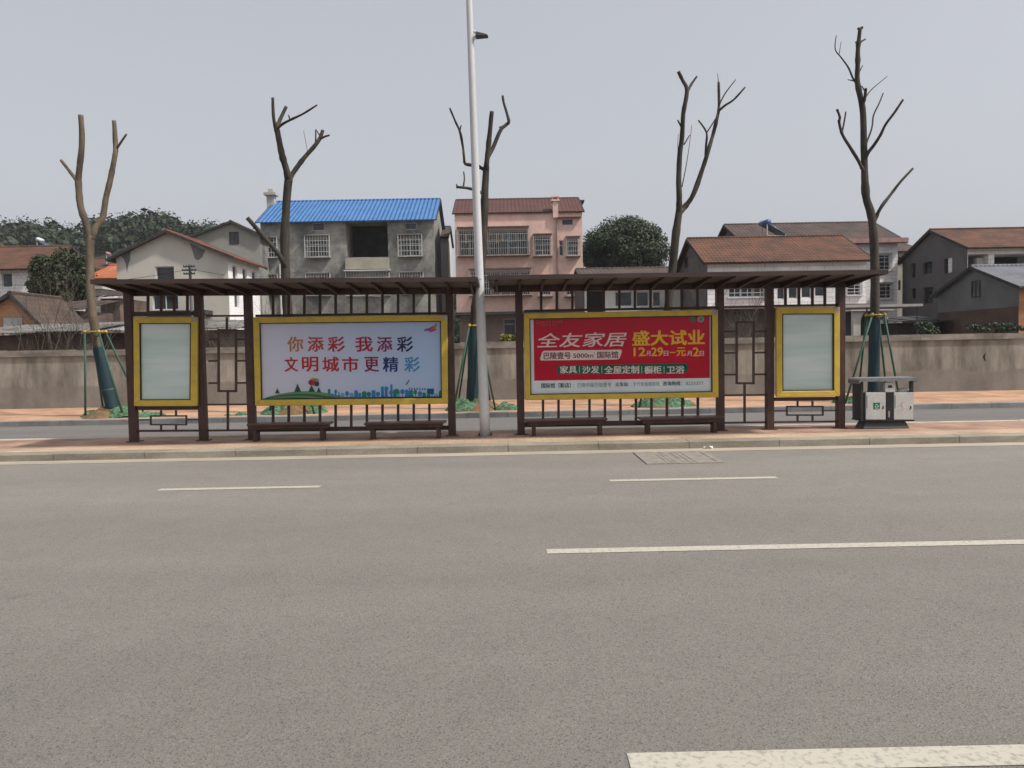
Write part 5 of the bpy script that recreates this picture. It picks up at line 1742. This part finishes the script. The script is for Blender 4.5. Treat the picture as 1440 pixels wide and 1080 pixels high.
root, wf, wl_, wr, rf = house('grey_shed', 'low grey gabled shed on a brick base at the right edge, behind the wall', 'shed', L.x, Rr.x, Y, y1, ze, zr, 'x', M_brkf, mat('grey_cement', (0.15, 0.15, 0.148), var=0.15, scale=0.7), roofmat('slate_grey_sheet', (0.16, 0.165, 0.19), (0.12, 0.12, 0.135), 0.2, 'X', 0.4),
    left=[((1367.5, 395.5, 1378, 416), 'attic')], oh=0.3, gable_oh=0.2, th=0.08)
mb = MB()
zb_ = at(1433, 431, Y).z
mb.box(L.x - .03, L.x - .004, Y, y1, -.02, zb_)
mb.build('brick_base', M_brk, root)

# --- low house in the gap behind the red poster
Y = 48.0
L, Rr = at(822, 420, Y), at(962, 420, Y)
ze = at(890, 392, Y).z; zr = at(890, 380, Y + 3.5).z
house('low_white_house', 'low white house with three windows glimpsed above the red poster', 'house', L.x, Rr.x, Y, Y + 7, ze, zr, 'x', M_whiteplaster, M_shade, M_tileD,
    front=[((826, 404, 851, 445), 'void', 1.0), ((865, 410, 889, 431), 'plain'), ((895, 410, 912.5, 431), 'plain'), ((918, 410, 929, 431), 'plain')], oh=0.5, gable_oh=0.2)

# --- sheds and junk just behind the wall
M_oldbrick = brickmat('shed_brick', (0.115, 0.075, 0.06), (0.15, 0.10, 0.08), (0.09, 0.08, 0.07), 0.24, 0.07, 0.012, 'XZ', dirt=0.4)
M_sheet = roofmat('weathered_grey_sheet', (0.27, 0.255, 0.24), (0.10, 0.09, 0.085), 0.15, 'X', 0, depth=0.8)
Y = 28.0
def lean_to(name, label, x0, x1, ye, yb, Y, dep, mr, mw, z_off=0):
    L, Rr = at(x0, ye, Y), at(x1, ye, Y)
    z = at((x0 + x1) / 2, ye, Y).z
    zb = at((x0 + x1) / 2, yb, Y + dep).z
    root = thing(name, label, 'shed', ((L.x + Rr.x) / 2, Y + dep / 2, 0))
    mb = MB()
    mb.box(L.x, Rr.x, Y, Y + dep, -.02, z - .05)
    mb.build('wall', mw, root)
    mb = MB()
    n = 8
    rnd = random.Random(label)
    for i in range(n):                                     # separate sheets, none quite level
        xa, xb_ = L.x - .3 + (Rr.x - L.x + .6) * i / n, L.x - .3 + (Rr.x - L.x + .6) * (i + 1) / n
        j = rnd.uniform(0.0, .06)
        slab(mb, (xa, Y - .5 - j, z - .03 + j), (xb_ + .05, Y - .5 - j, z - .03 + j), (xb_ + .05, Y + dep, zb + j), (xa, Y + dep, zb + j), 0.03)
    mb.build('roof', mr, root)
    return root
lean_to('low_shed', 'low dark shed with patched grey sheet roof behind the wall, left of the shelters', -40, 118, 469, 458, 28, 3.0, M_sheet, M_oldbrick)
lean_to('low_shed', 'low shed with a pale sheet roof right behind the leaning tree', 122, 232, 466, 456, 29, 3.0, roofmat('pale_sheet', (0.5, 0.52, 0.54), (0.2, 0.19, 0.18), 0.15, 'X', 0, depth=0.7), M_oldbrick)
lean_to('low_shed', 'low brick shed seen through the left lattice panel', 250, 372, 462, 452, 30, 3.0, M_sheet, brickmat('brown_shed_brick', (0.17, 0.13, 0.11), (0.21, 0.165, 0.14), (0.14, 0.12, 0.1), 0.24, 0.07, 0.012, 'XZ', dirt=0.4))
Y = 31.0
L, Rr = at(-45, 440, Y), at(54, 452, Y)
pk = at(19, 416, Y)
ze = at(54, 451, Y).z
root, wf, *_ = house('brick_shed', 'small orange brick shed with a pale door behind the wall at the left edge', 'shed', L.x, Rr.x, Y, Y + 3, ze, pk.z, 'y', brickmat('orange_brick', (0.5, 0.21, 0.09), (0.6, 0.29, 0.13), (0.32, 0.24, 0.18), 0.24, 0.07, 0.012, 'XZ', dirt=0.3), M_brk, roofmat('umber_tiles', (0.10, 0.07, 0.055), (0.06, 0.045, 0.04), 0.28, 'Y', 0.2),
    ridge_f=(pk.x - L.x) / (Rr.x - L.x), oh=0.35, gable_oh=0.25, th=0.09)
mb = MB(); p, q = at(7, 475, Y), at(32, 447, Y)
mb.box(p.x, q.x, Y - .05, Y - .004, p.z - .5, q.z)
mb.build('door', mat('pale_blue_door', (0.45, 0.47, 0.45), var=0.15), root)
lean_to('low_shed', 'brown shed with a dark roof below the farther left houses', 60, 112, 436, 425, 36, 3, M_tileD, M_oldbrick)
lean_to('low_shed', 'brick lean-to between the leaning tree and the beige house', 141, 168, 418, 407, 40, 3, M_tileD, M_oldbrick)
# awning slab and dark yard at the right
Y = 34.0
root = thing('awning', 'thin sheet awning on posts above the wall behind the litter bin', 'awning', (at(1245, 450, Y).x, Y, 0))
p, q = at(1188, 431.5, Y), at(1298, 428.6, Y)
mb = MB(); mb.box(p.x, q.x, Y, Y + 2.6, q.z - .06, q.z + .05); mb.build('sheet_roof', mat('pale_awning', (0.34, 0.33, 0.32)), root)
for px in (1219, 1290):
    x = at(px, 440, Y + .1).x
    mb = MB(); mb.tube([(x, Y + .1, -.02), (x, Y + .1, q.z - .062)], 0.03, 8); mb.build('post', M_dkmetal, root)
Y = 38.5
root = thing('arched_porch', 'white plastered porch with an arched opening behind the tallest tree', 'porch', (at(1222, 450, Y).x, Y, 0))
mb = MB()
x0, x1 = at(1200, 450, Y).x, at(1249, 450, Y).x
zt = at(1225, 437, Y).z
xc, ra = at(1228, 450, Y).x, 0.62
zc = at(1228, 452, Y).z
n = 12
outer = [(x0, 0), (x0, zt), (x1, zt), (x1, 0)]
arc = [(xc + ra * math.cos(math.pi * i / n), zc + ra * math.sin(math.pi * i / n)) for i in range(n + 1)]
for i in range(n):
    (ax, az), (bx, bz) = arc[i], arc[i + 1]
    mb.hexa([(ax, Y, az), (bx, Y, bz), (bx, Y, zt), (ax, Y, zt)], [(ax, Y + .25, az), (bx, Y + .25, bz), (bx, Y + .25, zt), (ax, Y + .25, zt)])
mb.box(x0, xc - ra - .001, Y, Y + .25, -.02, zt)
mb.box(xc + ra + .001, x1, Y, Y + .25, -.02, zt)
mb.build('arch_wall', M_whiteplaster, root)
mb = MB(); mb.box(x0, x1, Y + 1.6, Y + 1.7, -.02, zt); mb.build('rear_wall', M_greyface, root)
mb = MB(); mb.box(x0 - .2, x1 + .2, Y - .2, Y + 1.9, zt + .003, zt + .12); mb.build('roof', M_whiteplaster, root)
lean_to('low_shed', 'dark low shed in the yard below the grey-sided house', 1262, 1322, 452, 446, 37, 3, mat('tar_felt', (0.05, 0.048, 0.047), var=0.3), mat('sooty_wall', (0.05, 0.045, 0.043), var=0.3))

# --- small utility pole and wires
Y = 41.0
a, b = at(269.5, 442, Y), at(267.5, 372, Y)
root = thing('utility_pole', 'slim utility pole with three crossarms in front of the beige gable', 'utility pole', (a.x, Y, 0))
mb = MB(); mb.tube([(a.x, Y, -.02), (a.x, Y, b.z)], [0.09, 0.07], 8); mb.build('pole', mat('grey_pole', (0.13, 0.125, 0.12)), root)
for py, hw in ((375, 8), (380, 10), (385, 8)):
    c = at(268.5, py, Y - .08)
    w_ = hw / F * Y
    mb = MB(); mb.box(a.x - w_, a.x + w_, Y - .14, Y - .095, c.z - .04, c.z + .04); arm = mb.build('crossarm', M_dkmetal, root)
    for s in (-1, -.5, .5, 1):
        mb = MB(); mb.tube([(a.x + s * w_ * .9, Y - .117, c.z + .041), (a.x + s * w_ * .9, Y - .117, c.z + .09)], 0.02, 5); mb.build('insulator', M_dkmetal, arm)
def wire(label, p, q, sag, r=0.012):
    mb = MB()
    pts = []
    for i in range(17):
        t = i / 16
        v = Vector(p).lerp(Vector(q), t)
        v.z -= sag * 4 * t * (1 - t)
        pts.append(v)
    mb.tube(pts, r, 5)
    tag(mb.build('overhead_wire', mat('wire_black', (0.03, 0.03, 0.03))), label, 'wire', 'overhead wires on the utility pole')
c = at(268, 378, Y)
wire('overhead wire running left from the utility pole', c, at(-60, 395, 44), 0.5)
wire('overhead wire running right from the utility pole towards the blue-roofed building', c, at(420, 382, 58), 0.4)

# ================================================================== PLANTS
def leaves(mb, c, r, n, size, rnd, flat=0.8):
    """n leaf sprays spread through a clump"""
    for _ in range(n):
        d = Vector((rnd.gauss(0, 1), rnd.gauss(0, 1), rnd.gauss(0, 1))).normalized()
        t = rnd.random() ** 0.45
        p = Vector(c) + Vector((d.x * r[0], d.y * r[1], d.z * r[2])) * t
        nrm = (d + Vector((rnd.uniform(-1, 1), rnd.uniform(-1, 1), rnd.uniform(-.6, 1)))).normalized()
        a = nrm.cross(Vector((rnd.uniform(-1, 1), rnd.uniform(-1, 1), rnd.uniform(-1, 1)))).normalized()
        b = nrm.cross(a)
        s = size * rnd.uniform(.6, 1.3)
        mb.face([p - a * s - b * s * .45, p + a * s * .1 - b * s * .75, p + a * s + b * s * .1, p + b * s * .7])
def leafmat(name, c1, c2):
    m = mat(name, c1, col2=c2, scale=0.9, rough=0.65, detail=3, lo=0.3, hi=0.7, fine=0.3, fscale=5)
    return m
def broad_tree(name, label, cx, cy, wpx, hpx, Y, nclump, nleaf, size, m, seed, base_py, m_t=None):
    rnd = random.Random(seed)
    c = at(cx, cy, Y)
    rx, rz = wpx / 2 / F * Y, hpx / 2 / F * Y
    root = thing(name, label, 'tree', (c.x, Y, 0))
    mb = MB()
    g = Vector((c.x, Y, -.02))
    mb.tube([g, Vector((c.x, Y, c.z - rz * .5)), Vector((c.x + .1, Y, c.z + rz * .3))], [rx * .1, rx * .075, rx * .03], 9)
    for k in range(7):
        t = 2 * math.pi * k / 7
        s = Vector((c.x, Y, c.z - rz * rnd.uniform(.2, .7)))
        mb.tube([s, s + Vector((math.cos(t) * rx * .35, math.sin(t) * rx * .35, rz * .4)), s + Vector((math.cos(t) * rx * .7, math.sin(t) * rx * .7, rz * .75))], [rx * .05, rx * .03, rx * .012], 6)
    mb.build('trunk', m_t or M_bark2, root, smooth=True)
    mb = MB()
    for k in range(nclump):
        u, v = rnd.uniform(0, 2 * math.pi), rnd.uniform(-.85, 1)
        q = math.sqrt(max(0, 1 - v * v)) * .72
        p = Vector((c.x + math.cos(u) * q * rx, Y + math.sin(u) * q * rx, c.z + v * .70 * rz))
        s = rnd.uniform(.26, .42)
        leaves(mb, p, (rx * s, rx * s, rz * s * .9), nleaf, size, rnd)
    leaves(mb, c, (rx * .75, rx * .75, rz * .75), nleaf * 5, size, rnd)
    mb.build('crown', m, root)
M_leafA = leafmat('dark_evergreen', (0.055, 0.078, 0.036), (0.024, 0.040, 0.02))
M_leafB = leafmat('olive_evergreen', (0.05, 0.06, 0.025), (0.02, 0.03, 0.014))
broad_tree('camphor_tree', 'broad dark evergreen tree rising between the pink building and the orange roof', 880, 352, 126, 96, 70, 64, 700, 0.105, M_leafA, 21, 400)
broad_tree('round_tree', 'round dark olive tree in front of the white houses at the left', 86, 392, 84, 88, 44, 50, 480, 0.08, M_leafB, 22, 450)
for px, py, w_, h_, Y, lab, s in ((1309, 462, 30, 18, 30, 'small dark bush behind the wall below the grey shed', 31), (1400, 460, 60, 12, 29, 'low scrubby hedge plant along the wall top at the right', 32),
                                 (714, 478, 26, 16, 26, 'yellow-green bush peeping over the wall beside the lamp post', 33)):
    c = at(px, py, Y)
    rnd = random.Random(s)
    root = thing('bush', lab, 'bush', (c.x, Y, 0))
    mb = MB()
    mb.tube([(c.x, Y, -.02), (c.x, Y, c.z)], .03, 6)
    mb.build('stem', M_bark2, root)
    mb = MB()
    for k in range(9):
        leaves(mb, c + Vector((rnd.uniform(-.5, .5) * w_ / F * Y, rnd.uniform(-.3, .3), rnd.uniform(-.5, .3) * h_ / F * Y)), (w_ / 5 / F * Y, .25, h_ / 3 / F * Y), 110, .05, rnd)
    mb.build('foliage', M_leafA if s != 33 else leafmat('yellow_green', (0.22, 0.20, 0.03), (0.10, 0.10, 0.02)), root)

# bare winter scrub behind the wall
M_twig = mat('dry_twigs', (0.12, 0.095, 0.075), col2=(0.06, 0.05, 0.04), scale=3)
def shrub(label, px, top, base, w, Y, n, seed):
    rnd = random.Random(seed)
    b = at(px, base, Y); t = at(px, top, Y)
    hgt = t.z - 0.0
    W_ = w / F * Y
    mb = MB()
    def grow(p, d, ln, r, lev):
        pts = [p]
        q = Vector(p)
        for i in range(3):
            d = (d + Vector((rnd.uniform(-.25, .25), rnd.uniform(-.25, .25), rnd.uniform(-.05, .2)))).normalized()
            q = q + d * ln / 3
            pts.append(q.copy())
        mb.tube(pts, [r, r * .8, r * .6, r * .4], 4, cap=False)
        if lev:
            for k in range(3):
                e = (d + Vector((rnd.uniform(-.8, .8), rnd.uniform(-.8, .8), rnd.uniform(-.1, .5)))).normalized()
                grow(pts[1 + k % 3], e, ln * rnd.uniform(.45, .7), r * .55, lev - 1)
    for i in range(n):
        x = b.x + rnd.uniform(-.5, .5) * W_
        grow(Vector((x, Y + rnd.uniform(-.4, .4), -.02)), Vector((rnd.uniform(-.3, .3), rnd.uniform(-.2, .2), 1)).normalized(), hgt * rnd.uniform(.55, .8), .022, 3)
    o = mb.build('bare_shrub', M_twig)
    tag(o, label, 'shrub', 'bare shrubs behind the wall')
shrub('bare twiggy shrub behind the wall at the far left', 62, 425, 495, 60, 26.5, 6, 41)
shrub('taller bare shrub just left of the leaning tree', 98, 412, 495, 46, 27, 6, 42)
shrub('bare scrub behind the left lattice panel', 330, 450, 490, 50, 27, 5, 43)
shrub('bare scrub behind the right lattice panel', 1048, 425, 478, 70, 30, 9, 44)
shrub('bare scrub behind the gap above the red poster', 965, 412, 478, 46, 34, 5, 45)

# wooded hill
hp = [(-500, 345), (-250, 326), (-80, 322), (0, 322), (60, 318), (110, 324), (165, 318), (230, 308), (270, 318), (310, 326), (350, 338), (420, 352), (520, 372), (640, 400), (900, 470)]
HY = 210.0
def ridge(x):
    P = [at(a, b + 6, HY) for a, b in hp]
    for i in range(len(P) - 1):
        if P[i].x <= x <= P[i + 1].x:
            t = (x - P[i].x) / (P[i + 1].x - P[i].x)
            t = t * t * (3 - 2 * t)
            return P[i].z + (P[i + 1].z - P[i].z) * t
    return P[0].z if x < P[0].x else 0.0
def hill_z(x, y):
    f = (y - 120) / (HY - 120)
    f = max(0, min(1, f))
    f = f * f * (3 - 2 * f)
    if y > HY:
        f = max(0, 1 - (y - HY) / 160.0)
    return max(-.5, (ridge(x) - 4.0) * f)
mb = MB()
nx, ny = 60, 24
X0, X1, Y0h, Y1h = -260.0, 60.0, 115.0, 360.0
vs, fs = [], []
for j in range(ny + 1):
    for i in range(nx + 1):
        x = X0 + (X1 - X0) * i / nx; y = Y0h + (Y1h - Y0h) * j / ny
        vs.append((x, y, hill_z(x, y) - .1))
for j in range(ny):
    for i in range(nx):
        a = j * (nx + 1) + i
        fs.append((a, a + 1, a + nx + 2, a + nx + 1))
mb.mesh(vs, fs)
struct('hill', mb, mat('hill_scrub', (0.03, 0.035, 0.02), var=0.3, scale=.2), smooth=True)
mb = MB()
rnd = random.Random(77)
for k in range(700):
    x = rnd.uniform(-240, 25); y = rnd.choice([rnd.uniform(140, HY), rnd.uniform(185, HY + 12), HY])
    z = hill_z(x, y)
    if z < 2:
        continue
    r = rnd.uniform(2.2, 4.4)
    hgt = rnd.uniform(2.8, 5.6)
    c = Vector((x, y, z + hgt * .6))
    leaves(mb, c, (r * .8, r * .8, hgt * .8), 70, 0.85, rnd)
    leaves(mb, c, (r, r, hgt), 190, 0.34, rnd)
tag(mb.build('distant_wood', leafmat('far_woodland', (0.034, 0.052, 0.022), (0.017, 0.029, 0.014))), 'dark woodland covering the distant hill at the left', 'woodland', kind='stuff')

# the hazy air of the day
mb = MB()
mb.box(-1505, 1505, -205, 2505, -1.6, 75)
hzm = bpy.data.materials.new('haze_air')
hzm.use_nodes = True
hn, hl = hzm.node_tree.nodes, hzm.node_tree.links
for x in list(hn):
    if x.type != 'OUTPUT_MATERIAL':
        hn.remove(x)
pv = hn.new('ShaderNodeVolumePrincipled')
pv.inputs['Color'].default_value = (0.93, 0.95, 1.0, 1)
pv.inputs['Density'].default_value = 0.0003
pv.inputs['Anisotropy'].default_value = 0.2
hl.new(pv.outputs[0], hn['Material Output'].inputs['Volume'])
tag(mb.build('haze', hzm), kind='stuff')
